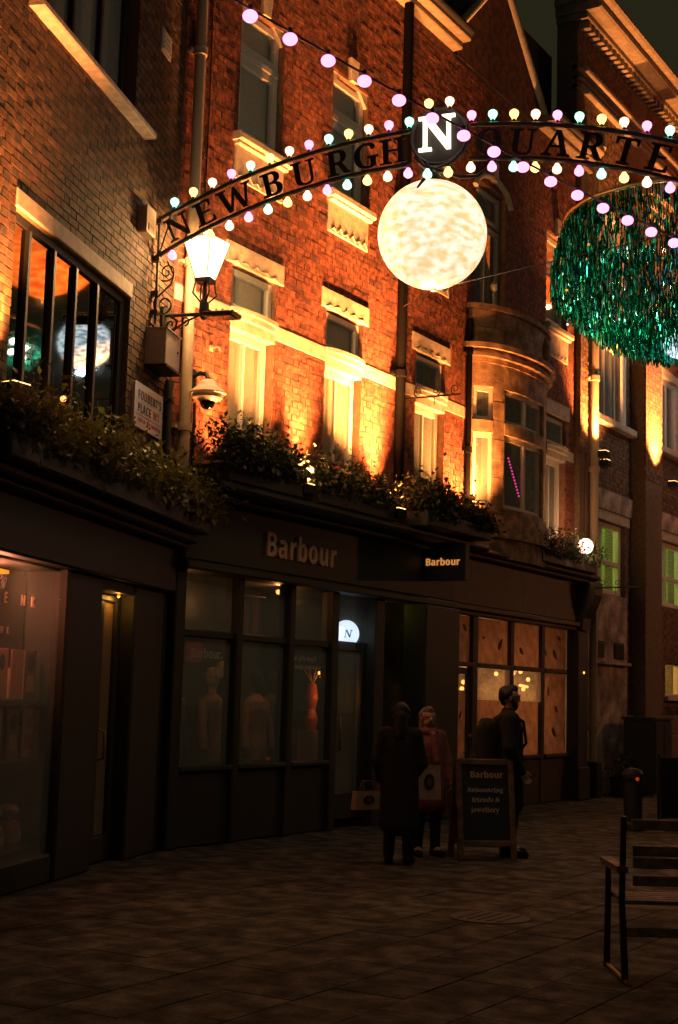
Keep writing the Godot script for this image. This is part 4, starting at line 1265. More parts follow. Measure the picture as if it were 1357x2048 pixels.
func build_fittings() -> void:
	var q := Basis(Vector3.UP, LEFT_TURN)
	pipe("drainpipe", "cream painted drainpipe in the corner where brown and red brick meet", "cream_pipe", 11.76, 0.10, 0.062, 3.55, 11.3, [4.4, 6.2, 8.6])
	pipe("drainpipe", "thick black iron drainpipe between the second and third tall windows", "pipe_black", 16.47, 0.11, 0.068, 3.80, 11.3, [5.98, 8.4])
	pipe("drainpipe", "slim black drainpipe beside the bowed stone bay", "pipe_black", 18.66, 0.07, 0.042, 4.2, 7.3, [5.3, 6.8])
	var w := pipe("drainpipe", "long cream drainpipe on the floodlit brick pier, dark shoe at its foot", "cream_pipe", 23.56, 0.17, 0.075, 0.62, 11.8, [1.2, 5.75, 7.4, 9.4])
	part("hopper_head", Mb.new().lathe([Vector2(0.08, 11.5), Vector2(0.17, 11.68), Vector2(0.19, 11.70), Vector2(0.19, 11.95), Vector2(0, 11.95)], Vector3.ZERO, 12), "cream_pipe", w)
	part("shoe", Mb.new().cbox(-0.13, 0.0, -0.12, 0.13, 0.62, 0.12, 0.02), "black_iron", w)
	pipe("drainpipe", "thin brown drainpipe in the shade beside the long cream one", "brown_paint", 23.22, 0.15, 0.03, 3.85, 6.0, [4.6])
	var c := thing("wall_cable", "thin dark cable running up the red brick near the corner", "cable", Vector3(12.06, 0, 0.012))
	part("cable_run", Mb.new().tube([Vector3(0, 6.7, 0), Vector3(0.02, 8.2, 0), Vector3(0, 9.6, 0), Vector3(0.01, 11.2, 0)], 0.008, 0.008, 6), "black_iron", c)
	for y in [7.5, 9.0]:
		part("clip", Mb.new().box(-0.02, y, -0.008, 0.02, y + 0.02, 0.012), "black_iron", c)
	# fittings on the brown corner wall
	var b := thing("meter_box", "grey metal service box on the brown wall beside the street lantern", "box", LEFT_AT + q * Vector3(-0.62, 4.86, 0.0), LEFT_TURN)
	part("cabinet", Mb.new().cbox(-0.22, 0.0, 0.0, 0.23, 0.36, 0.22, 0.006), "grey_box", b)
	part("base_plate", Mb.new().box(-0.24, -0.025, 0.0, 0.25, -0.001, 0.24), "black_iron", b)
	part("lid_edge", Mb.new().cbox(-0.23, 0.361, 0.0, 0.24, 0.378, 0.235, 0.004), "grey_box", b)
	part("lock", Mb.new().lathe([Vector2(0.012, 0), Vector2(0.012, 0.01), Vector2(0, 0.01)], Vector3.ZERO, 8), "black_iron", b, Vector3(0.15, 0.2, 0.222)).rotation.x = PI / 2
	var cd := thing("conduit", "dark conduit running down the brown wall under the grey service box", "conduit", LEFT_AT + q * Vector3(-0.22, 0.0, 0.06), LEFT_TURN)
	part("conduit_run", Mb.new().tube([Vector3(0, 3.55, 0), Vector3(0, 4.83, 0)], 0.045, 0.045, 10), "black_iron", cd)
	for y in [3.9, 4.6]:
		part("saddle", Mb.new().box(-0.065, y, -0.056, 0.065, y + 0.03, 0.048), "black_iron", cd)
	var s := thing("street_name_sign", "white enamel street name plate with black and red lettering on the brown wall", "sign", LEFT_AT + q * Vector3(-0.73, 4.405, 0.02), LEFT_TURN)
	var plate := PackedVector2Array()
	for k in 24:
		var a := TAU * k / 24.0
		plate.append(Vector2(signf(cos(a)) * 0.39 + cos(a) * 0.03, signf(sin(a)) * 0.195 + sin(a) * 0.03))
	part("plate", Mb.new().prism(plate, -0.02, 0.012), "enamel", s)
	letters(s, "FOUBERT'S", sans, 0.088, Vector3(-0.33, 0.065, 0.0135), Vector3.RIGHT, Vector3.UP, "print_black", 0.002, 0.008)
	letters(s, "PLACE", sans, 0.088, Vector3(-0.33, -0.068, 0.0135), Vector3.RIGHT, Vector3.UP, "print_black", 0.002, 0.008)
	letters(s, "W1", sans, 0.088, Vector3(0.13, -0.068, 0.0135), Vector3.RIGHT, Vector3.UP, "print_red", 0.002, 0.008)
	part("rule", Mb.new().box(-0.37, -0.098, 0.0125, 0.37, -0.093, 0.0145), "print_black", s)
	letters(s, "CITY OF WESTMINSTER", sans, 0.038, Vector3(-0.31, -0.165, 0.0135), Vector3.RIGHT, Vector3.UP, "print_red", 0.002, 0.006)
	var al := thing("alarm_box", "small cream alarm box with rounded corners high on the brown wall", "alarm", LEFT_AT + q * Vector3(-1.10, 6.12, 0.0), LEFT_TURN)
	var ap := PackedVector2Array()
	for k in 20:
		var a := TAU * k / 20.0
		ap.append(Vector2(signf(cos(a)) * 0.10 + cos(a) * 0.035, 0.13 + signf(sin(a)) * 0.11 + sin(a) * 0.03))
	part("alarm_case", Mb.new().prism(ap, 0.0, 0.10), "cream_pipe", al)
	part("alarm_panel", Mb.new().cbox(-0.08, 0.02, 0.101, 0.08, 0.09, 0.108, 0.003), "leather", al)
	# dome camera on a swan neck
	var cc := thing("dome_camera", "white domed security camera hanging from a black bracket on red brick", "camera", Vector3(11.92, 4.96, 0.0))
	part("wall_plate", Mb.new().cbox(-0.09, -0.12, 0.0, 0.09, 0.12, 0.06, 0.02), "black_iron", cc)
	part("bracket_arm", Mb.new().tube([Vector3(0, 0.02, 0.05), Vector3(0, 0.05, 0.16), Vector3(0, 0.04, 0.24), Vector3(0, -0.04, 0.27)], 0.026, 0.026, 10), "black_iron", cc)
	part("sun_shield", Mb.new().lathe([Vector2(0.20, -0.19), Vector2(0.205, -0.18), Vector2(0.15, -0.13), Vector2(0.11, -0.10), Vector2(0.095, -0.06), Vector2(0.06, -0.035), Vector2(0, -0.03)], Vector3(0, 0, 0.27), 24), "dome_white", cc)
	part("housing", Mb.new().lathe([Vector2(0, -0.27), Vector2(0.09, -0.27), Vector2(0.16, -0.235), Vector2(0.17, -0.20), Vector2(0.16, -0.185)], Vector3(0, 0, 0.27), 24), "dome_white", cc)
	part("lens_dome", Mb.new().ball(Vector3(0, -0.275, 0.27), 0.085, 14, 10), "dome_black", cc)
	var cp := thing("conduit", "thin dark conduit on red brick below the domed camera", "conduit", Vector3(12.02, 0, 0.03))
	part("conduit_run", Mb.new().tube([Vector3(0, 3.85, 0), Vector3(0, 4.72, 0)], 0.018, 0.018, 8), "black_iron", cp)
	part("saddle", Mb.new().box(-0.035, 4.3, -0.028, 0.035, 4.32, 0.02), "black_iron", cp)
	var hk := thing("wall_hook", "thin iron wall stay with a pale end above the domed camera", "hook", Vector3(12.12, 5.33, 0.0))
	part("stay", Mb.new().tube([Vector3(0.18, 0.06, 0.0), Vector3(0.06, 0.03, 0.16), Vector3(-0.02, 0.0, 0.26), Vector3(0.0, -0.05, 0.27)], 0.009, 0.009, 6), "cream_pipe", hk)
	part("anchor_plate", Mb.new().cbox(0.15, 0.03, 0.0, 0.21, 0.09, 0.012, 0.004), "cream_pipe", hk)
	# scrolled iron sign brackets
	for e in [[Vector3(16.62, 5.66, 0.0), "black scrolled iron sign bracket on red brick beside the black drainpipe"], [Vector3(23.36, 3.62, 0.10), "black scrolled iron sign bracket by the cream drainpipe and green lit window"]]:
		var br := thing("sign_bracket", e[1], "bracket", e[0])
		part("bracket_bar", Mb.new().tube([Vector3(0, 0, 0), Vector3(0, 0, 0.95)], 0.014, 0.014, 8), "black_iron", br)
		for k in 3:
			part("iron_scroll", Mb.new().tube(scroll(Vector3(0, 0.075, 0.30 + k * 0.28), Vector3(0, 0, 1), Vector3.UP, 0.07, 1.4, -PI / 2, 1.0 if k == 1 else -1.0), 0.008, 0.006, 6), "black_iron", br)
		part("wall_plate", Mb.new().box(-0.03, -0.09, 0.0, 0.03, 0.14, 0.012), "black_iron", br)
		part("hanging_hook", Mb.new().tube([Vector3(0, 0, 0.55), Vector3(0, -0.12, 0.55)], 0.007, 0.007, 6), "black_iron", br)
	# strings of small lights inside the bay
	var ls := thing("led_string", "string of tiny pink lights slanting across the bay's middle window", "string lights")
	for k in 13:
		var u := k / 12.0
		part("led_bulb", Mb.new().ball(Vector3.ZERO, 0.016, 6, 5), "led_pink", ls, Vector3(19.68 + u * 0.30, 5.32 - u * 0.55, 0.26 + 0.05 * u))
	part("wire", Mb.new().tube([Vector3(19.66, 5.36, 0.26), Vector3(19.83, 5.05, 0.28), Vector3(19.98, 4.77, 0.31), Vector3(20.05, 4.55, 0.31)], 0.004, 0.004, 5), "black_iron", ls)
	part("led_bulb", Mb.new().ball(Vector3.ZERO, 0.024, 8, 6), "led_pink", ls, Vector3(20.05, 4.55, 0.31))
	var lg := thing("led_string", "loose string of gold and pink lights hanging in the bay's narrow side window", "string lights")
	rng.seed = 41
	for k in 18:
		var u := k / 17.0
		part("led_bulb", Mb.new().ball(Vector3.ZERO, 0.011 + 0.009 * rng.randf(), 6, 5), "led_gold" if k % 3 else "led_pink", lg, Vector3(18.98 + 0.05 * sin(k * 1.9), 5.50 - u * 0.95, 0.03 + 0.02 * cos(k)))
	part("wire", Mb.new().tube([Vector3(18.98, 5.55, 0.03), Vector3(18.99, 5.0, 0.03), Vector3(18.98, 4.5, 0.03)], 0.004, 0.004, 5), "black_iron", lg)

func uplight(at: Vector3, aim: Vector3, energy: float, angle: float, label: String, beam := 0.0, light := WARM, size := 0.05) -> Node3D:
	var t := thing("uplight", label, "light", at, 0.0, "uplights along the walls")
	part("lamp_body", Mb.new().cbox(-0.10, -0.11, -0.07, 0.10, 0.0, 0.09, 0.01), "fixture", t)
	part("lamp_stirrup", Mb.new().tube([Vector3(-0.12, -0.05, 0), Vector3(-0.12, -0.15, 0), Vector3(0.12, -0.15, 0), Vector3(0.12, -0.05, 0)], 0.01, 0.01, 6), "fixture", t)
	part("lamp_lens", Mb.new().box(-0.085, 0.001, -0.055, 0.085, 0.008, 0.075), "uplight_glow", t)
	spot(t, Vector3(0.03, 0.03, 0.01), aim - at, light, energy, angle, size)
	if beam > 0.0:
		spot(t, Vector3(-0.03, 0.03, 0.01), Vector3(aim.x - at.x, aim.y - at.y, (aim.z - at.z) * 0.7), light, beam, 24, size)
	return t

func build_uplights() -> void:
	uplight(Vector3(14.13, 4.02, 0.30), Vector3(14.13, 7.0, -0.15), 62.0, 30, "small black uplight behind the planter between the first two tall windows", 190.0)
	uplight(Vector3(15.98, 4.02, 0.30), Vector3(15.85, 7.0, -0.15), 62.0, 30, "small black uplight behind the planter beside the thick black drainpipe", 160.0)
	uplight(Vector3(18.38, 4.10, 0.40), Vector3(18.38, 6.4, -0.25), 46.0, 56, "small black uplight between the third tall window and the stone bay")
	uplight(Vector3(12.35, 3.98, 0.30), Vector3(12.35, 7.0, -0.1), 12.0, 50, "small black uplight behind the planter below the domed camera", 60.0)
	uplight(Vector3(23.34, 6.02, 0.42), Vector3(23.34, 9.0, 0.02), 70.0, 42, "black floodlight on the brick pier with the cream drainpipe, pointing up")
	uplight(Vector3(26.45, 5.92, 0.66), Vector3(26.45, 9.4, 0.20), 210.0, 42, "black floodlight at the foot of the brightest lit brick pier")
	uplight(Vector3(24.0, 5.98, 0.20), Vector3(24.4, 9.0, 0.4), 10.0, 40, "small second lamp on the ledge right of the cream drainpipe")
	for e in [[13.30, 140.0, "added black floodlight on the shop cornice in the gap after the first bushy planter"], [15.46, 140.0, "added black floodlight on the shop cornice in the gap before the spiky planter"], [17.72, 16.0, "added black floodlight on the end of the shop cornice past the spiky planter"]]:
		uplight(Vector3(e[0], 3.97, 0.66), Vector3(e[0] + 0.1, 6.8, 0.0), e[1], 35, e[2])  # added floods, put in to broaden the glow on the red wall
	var q := Basis(Vector3.UP, LEFT_TURN)
	uplight(LEFT_AT + q * Vector3(-4.34, 3.86, 0.26), LEFT_AT + q * Vector3(-4.34, 7.0, -0.3), 70.0, 38, "black uplight in the shrubs at the end of the wide black framed window")
	# bright flood among the flowers of the far planter
	var t := thing("flower_floodlight", "bare bright floodlight glowing among the flowers above the restaurant", "light", Vector3(22.05, 4.20, 0.60))
	part("lamp_globe", Mb.new().ball(Vector3.ZERO, 0.13, 14, 10), "flood_glow", t)
	part("lamp_stem", Mb.new().tube([Vector3(0, -0.1, -0.36), Vector3(0, -0.3, -0.2), Vector3(0, -0.12, 0)], 0.02, 0.02, 8), "fixture", t)
	omni(t, Vector3.ZERO, Color(1.0, 0.72, 0.50), 2.0, 0.08)
	var st := thing("door_light", "tiny yellow light on the black pilaster right of the restaurant windows", "light", Vector3(22.85, 2.13, 0.27))
	part("lamp_bulb", Mb.new().ball(Vector3.ZERO, 0.022, 8, 6), "lamp_warm", st)
	part("lamp_mount", Mb.new().box(-0.02, -0.03, -0.01, 0.02, 0.03, 0.0), "fixture", st)

const ARCH_AT := Vector3(10.961, 0, 0.297)
const ARCH_TURN := -1.352630   # -77.5 degrees
const LAMP_AT := Vector3(11.252, 0, 0.121)

func rail_y(c: float, upper: bool) -> float:
	var r := 6.775 if upper else 6.383
	return (0.306 if upper else 0.357) + sqrt(r * r - (c - 2.94) * (c - 2.94))

func build_arch() -> void:
	var t := thing("arch_sign", "dark iron street arch with cut-out serif lettering, round badge and coloured bulbs", "arch", ARCH_AT, ARCH_TURN)
	for upper in [true, false]:
		var p := []
		for k in 61:
			var c := lerpf(-0.06, 5.95, k / 60.0)
			if c > 2.68 and c < 3.20:
				if p.size() > 1:
					part("rail", Mb.new().tube(p, 0.024, 0.024, 6), "arch_iron", t)
				p = []
				continue
			p.append(Vector3(c, rail_y(c, upper), 0))
		part("rail", Mb.new().tube(p, 0.024, 0.024, 6), "arch_iron", t)
	var words := [["N", 0.20], ["E", 0.49], ["W", 0.82], ["B", 1.21], ["U", 1.55], ["R", 1.90], ["G", 2.19], ["H", 2.47], ["Q", 3.42], ["U", 3.75], ["A", 4.07], ["R", 4.39], ["T", 4.71], ["E", 5.01], ["R", 5.32]]
	for e in words:
		var tm := TextMesh.new()
		tm.text = e[0]
		tm.font = serif
		tm.font_size = 64
		tm.pixel_size = 0.255 / (0.714 * 64.0)
		tm.depth = 0.012
		tm.curve_step = 2.0
		var o := part("letter", tm, "black_iron", t)
		var c: float = e[1]
		var a := -asin((c - 2.94) / 6.58)
		o.transform = Transform3D(Basis(Vector3(0, 0, 1), a), Vector3(c, (rail_y(c, true) + rail_y(c, false)) * 0.5 - 0.01, 0))
	# round badge with a lit letter
	var bd := part("badge", Mb.new().lathe([Vector2(0, -0.03), Vector2(0.28, -0.03), Vector2(0.295, -0.015), Vector2(0.295, 0.02), Vector2(0.28, 0.035), Vector2(0.26, 0.022), Vector2(0, 0.022)], Vector3.ZERO, 36), "black_paint", t, Vector3(2.94, 6.985, 0))
	bd.rotation.x = PI / 2
	letters(t, "N", serif, 0.345, Vector3(2.73, 6.83, 0.05), Vector3(1, 0.02, 0).normalized(), Vector3(-0.02, 1, 0).normalized(), "letter_glow", 0.03, 0.0, "lit_letter")
	omni(t, Vector3(2.94, 7.0, 0.30), Color(1.0, 0.9, 0.8), 0.03, 0.1)
	for e in [[Vector3(2.82, 6.73, 0.02), Vector3(2.86, 6.63, 0.03), Vector3(2.8, 6.55, 0.05), Vector3(2.74, 6.47, 0.06)], [Vector3(2.7, 6.81, 0), Vector3(2.8, 6.69, 0.02), Vector3(2.98, 6.63, 0.03), Vector3(3.16, 6.55, 0.03), Vector3(3.32, 6.55, 0.02), Vector3(3.42, 6.63, 0), Vector3(3.46, 6.73, 0)], [Vector3(3.18, 6.81, 0), Vector3(3.06, 6.71, 0.02), Vector3(2.9, 6.65, 0.04), Vector3(2.98, 6.57, 0.05)]]:
		part("iron_scroll", Mb.new().tube(e, 0.030, 0.010, 8), "arch_iron", t)
	# wall end: twin uprights, ties and scrolls
	for x in [-0.10, -0.01]:
		part("upright", Mb.new().tube([Vector3(x, 5.30, 0), Vector3(x, 6.44, 0)], 0.014, 0.014, 6), "arch_iron", t)
	for y in [5.42, 5.62, 5.98, 6.38]:
		part("tie", Mb.new().box(-0.13, y - 0.025, -0.03, 0.02, y + 0.025, 0.03), "arch_iron", t)
	part("brace", Mb.new().tube([Vector3(0, 6, 0), Vector3(0.12, 6.1, 0), Vector3(0.2, 6.12, 0)], 0.014, 0.014, 6), "arch_iron", t)
	part("brace", Mb.new().tube([Vector3(0, 6.03, 0), Vector3(0.08, 6.28, 0), Vector3(0.12, 6.46, 0)], 0.010, 0.010, 6), "arch_iron", t)
	part("brace", Mb.new().tube([Vector3(0, 5.58, 0), Vector3(0.15, 5.71, 0), Vector3(0.18, 5.8, 0), Vector3(0.1, 5.96, 0)], 0.010, 0.010, 6), "arch_iron", t)
	part("iron_scroll", Mb.new().tube(scroll(Vector3(0.1, 5.84, 0), Vector3(1, 0, 0), Vector3.UP, 0.10, 1.5, -2.2), 0.009, 0.007, 6), "arch_iron", t)
	part("iron_scroll", Mb.new().tube(scroll(Vector3(0.08, 5.5, 0), Vector3(1, 0, 0), Vector3.UP, 0.12, 1.5, PI * 0.8), 0.010, 0.007, 6), "arch_iron", t)
	part("brace", Mb.new().tube([Vector3(-0.08, 5.33, 0), Vector3(0, 5.26, 0), Vector3(0.1, 5.22, 0)], 0.014, 0.014, 6), "arch_iron", t)
	# far end stands on its own post across the lane
	part("post", Mb.new().tube([Vector3(5.97, 0, 0), Vector3(5.97, 6.5, 0)], 0.05, 0.04, 10), "arch_iron", t)
	# bulbs above and below the rails
	var kinds := ["bulb_teal", "bulb_yellow", "bulb_peach", "bulb_pink"]
	var tint := {"bulb_teal": Color(0.5, 1.0, 0.85), "bulb_yellow": Color(1.0, 0.8, 0.35), "bulb_peach": Color(1.0, 0.7, 0.45), "bulb_pink": Color(1.0, 0.5, 0.75)}
	var globe := Mb.new().lathe([Vector2(0.018, -0.052), Vector2(0.026, -0.035), Vector2(0.042, -0.012), Vector2(0.046, 0.008), Vector2(0.040, 0.028), Vector2(0.022, 0.042), Vector2(0, 0.046)], Vector3.ZERO, 12).mesh()
	var cap := Mb.new().tube([Vector3(0, -0.078, 0), Vector3(0, -0.046, 0)], 0.016, 0.016, 8).mesh()
	for row in 2:
		for i in 29:
			var c := 0.15 + i * 0.2067
			if c > 5.95:
				continue
			var y: float = rail_y(c, row == 0) + (0.095 if row == 0 else -0.085)
			if row == 0 and absf(c - 2.94) < 0.20:
				y = 7.31
			if row == 1 and absf(c - 2.94) < 0.20:
				y = 6.60
			var kind: String = kinds[i % 4] if row == 0 else kinds[(i + 3) % 4]
			var b := part("bulb", globe, kind, t, Vector3(c, y, 0.0 if absf(c - 2.94) > 0.3 else 0.05))
			if row == 1:
				b.rotation.z = PI
			part("bulb_cap", cap, "black_iron", b)
			omni(b, Vector3.ZERO, tint[kind], 0.011, 0.03)

func build_lantern() -> void:
	var t := thing("street_lantern", "glowing four sided street lantern on a scrolled black iron bracket", "lantern", LAMP_AT, ARCH_TURN)
	part("wall_plate", Mb.new().box(-0.07, 5.33, -0.06, 0.05, 5.57, 0.05), "black_iron", t)
	part("bracket_arm", Mb.new().tube([Vector3(0.0, 5.48, 0), Vector3(0.52, 5.47, 0)], 0.020, 0.020, 8), "black_iron", t)
	part("iron_scroll", Mb.new().tube(scroll(Vector3(0.12, 5.38, 0), Vector3(1, 0, 0), Vector3.UP, 0.075, 1.4, PI * 0.5, -1.0), 0.011, 0.008, 6), "black_iron", t)
	part("iron_scroll", Mb.new().tube(scroll(Vector3(0.28, 5.41, 0), Vector3(1, 0, 0), Vector3.UP, 0.05, 1.4, -PI * 0.5, 1.0), 0.009, 0.007, 6), "black_iron", t)
	part("brace", Mb.new().tube([Vector3(0.02, 5.28, 0), Vector3(0.14, 5.31, 0), Vector3(0.30, 5.41, 0), Vector3(0.44, 5.46, 0)], 0.010, 0.010, 6), "black_iron", t)
	var cx := 0.49
	part("stem", Mb.new().lathe([Vector2(0.0, 5.40), Vector2(0.03, 5.42), Vector2(0.055, 5.50), Vector2(0.05, 5.58), Vector2(0.025, 5.62), Vector2(0.02, 5.80), Vector2(0, 5.80)], Vector3(cx, 0, 0), 12), "black_iron", t)
	for k in 4:
		var a := PI / 4 + k * PI / 2
		var o := Vector3(cos(a), 0, sin(a))
		part("frog_leg", Mb.new().tube([Vector3(cx, 5.58, 0) + o * 0.03, Vector3(cx, 5.68, 0) + o * 0.13, Vector3(cx, 5.82, 0) + o * 0.10], 0.010, 0.008, 6), "black_iron", t)
	part("base_ring", Mb.new().cbox(cx - 0.085, 5.80, -0.085, cx + 0.085, 5.845, 0.085, 0.005), "black_iron", t)
	# glass body: wider at the top, shallow glazed roof
	var g := Mb.new()
	var y0 := 5.847
	var y1 := 6.24
	var b := [Vector3(-0.075, y0, 0.075), Vector3(0.075, y0, 0.075), Vector3(0.075, y0, -0.075), Vector3(-0.075, y0, -0.075)]
	var u := [Vector3(-0.172, y1, 0.172), Vector3(0.172, y1, 0.172), Vector3(0.172, y1, -0.172), Vector3(-0.172, y1, -0.172)]
	var r := [Vector3(-0.06, y1 + 0.065, 0.06), Vector3(0.06, y1 + 0.065, 0.06), Vector3(0.06, y1 + 0.065, -0.06), Vector3(-0.06, y1 + 0.065, -0.06)]
	for k in 4:
		var j := (k + 1) % 4
		g.quad(u[k], u[j], b[j], b[k])
	g.quad(u[3], u[2], u[1], u[0])
	g.quad(b[0], b[1], b[2], b[3])
	var gl := part("glass_body", g, "lantern_glow", t, Vector3(cx, 0, 0))
	gl.rotation.y = -ARCH_TURN   # the lantern stands square to the red facade
	for k in 4:
		part("frame_bar", Mb.new().tube([b[k], u[k], r[k]], 0.007, 0.007, 5), "brass", gl)
	var roof := Mb.new()
	for k in 4:
		var j := (k + 1) % 4
		var lift := Vector3(0, 0.004, 0)
		roof.quad(r[k] + lift, r[j] + lift, u[j] * Vector3(1.06, 1, 1.06) + lift, u[k] * Vector3(1.06, 1, 1.06) + lift)
	roof.quad(r[3], r[2], r[1], r[0])
	part("lantern_roof", roof, "brass", gl)
	part("finial", Mb.new().lathe([Vector2(0.06, 6.30), Vector2(0.05, 6.315), Vector2(0.035, 6.33), Vector2(0.05, 6.36), Vector2(0.02, 6.40), Vector2(0, 6.41)], Vector3(cx, 0, 0), 12), "lantern_glow", t)  # glows too: the lamp's bloom is put into the finial
	omni(gl, Vector3(0, 6.05, 0), LAMP, 5.0, 0.09)
	# flat floodlight clamped to the arm
	var f := thing("arm_floodlight", "flat black floodlight clamped to the end of the lantern bracket", "light", LAMP_AT, ARCH_TURN)
	part("lamp_body", Mb.new().cbox(0.53, 5.42, -0.12, 0.86, 5.465, 0.13, 0.008), "fixture", f)
	part("cooling_fins", Mb.new().box(0.58, 5.467, -0.08, 0.60, 5.49, 0.08).box(0.65, 5.467, -0.08, 0.67, 5.49, 0.08).box(0.72, 5.467, -0.08, 0.74, 5.49, 0.08), "fixture", f)
	part("lens", Mb.new().box(0.56, 5.412, -0.09, 0.83, 5.418, 0.10), "dome_black", f)

func tinsel(called: String, label: String, at: Vector3, r: float, seed_value: int, n: int) -> void:
	var t := thing(called, label, "lantern", at, 0.0, "tinsel lanterns over the lane")
	rng.seed = seed_value
	var k := r / 1.4
	var ring := []
	for i in 41:
		var a := TAU * i / 40.0
		ring.append(Vector3(cos(a) * 1.27 * k, 0.62 * k, sin(a) * 1.27 * k))
	part("hoop", Mb.new().tube(ring, 0.024, 0.024, 6), "brass", t)
	part("hanging_wire", Mb.new().tube([Vector3(0, 1.9, 0), Vector3(0, 0.66 * k, 0), Vector3(1.25 * k, 0.62 * k, 0)], 0.006, 0.006, 5).tube([Vector3(0, 0.66 * k, 0), Vector3(-1.25 * k, 0.62 * k, 0)], 0.006, 0.006, 5), "black_iron", t)
	var mm := MultiMesh.new()
	mm.transform_format = MultiMesh.TRANSFORM_3D
	var fl := Mb.new()
	fl.quad(Vector3(-0.5, 0.5, 0.0), Vector3(0.5, 0.5, 0.06), Vector3(0.5, 0.0, 0.0), Vector3(-0.5, 0.0, -0.05))
	fl.quad(Vector3(-0.5, 0.0, -0.05), Vector3(0.5, 0.0, 0.0), Vector3(0.5, -0.5, -0.06), Vector3(-0.5, -0.5, 0.05))
	mm.mesh = fl.mesh()
	mm.instance_count = n
	for i in n:
		var a := rng.randf() * TAU
		var p: Vector3
		if rng.randf() < 0.52:
			var v := rng.randf()
			var rr := lerpf(1.25, 1.42, sin(minf(v * 1.3, 1.0) * PI * 0.5)) * k - absf(rng.randfn()) * 0.07
			p = Vector3(cos(a) * rr, lerpf(0.62, -0.22, v) * k, sin(a) * rr)
		else:
			var rr := sqrt(rng.randf()) * 1.40
			p = Vector3(cos(a) * rr, -0.84 + 0.62 * pow(rr / 1.36, 2.6) + absf(rng.randfn()) * 0.10, sin(a) * rr) * k
		var q := Basis.from_euler(Vector3(rng.randfn() * 0.10, rng.randf() * TAU, rng.randfn() * 0.10))
		mm.set_instance_transform(i, Transform3D(q * Basis.from_scale(Vector3(rng.randf_range(0.006, 0.018), rng.randf_range(0.06, 0.22), 0.05)), p))
	var o := MultiMeshInstance3D.new()
	o.name = "tinsel_strips"
	o.multimesh = mm
	o.material_override = mats["tinsel"]
	o.set_meta("kind", "stuff")
	t.add_child(o, true)
	part("lamp_globe", Mb.new().ball(Vector3(0, -0.74 * k, 0), 0.24 * k, 18, 12, Vector3(1, 0.6, 1)), "sign_white", t)
	for i in 26:
		var a := TAU * i / 26.0 + rng.randf() * 0.2
		var rr := rng.randf_range(1.0, 1.45) * k
		part("fairy_light", Mb.new().ball(Vector3.ZERO, 0.013, 6, 5), "led_gold" if i % 3 else "sign_white", t, Vector3(cos(a) * rr, rng.randf_range(-0.55, 0.45) * k, sin(a) * rr))
	for i in 6:
		var a := TAU * i / 6.0
		omni(t, Vector3(cos(a) * 0.75, 0.1 if i % 2 else -0.45, sin(a) * 0.75) * k, Color(0.92, 1.0, 0.92), 0.24, 0.06)

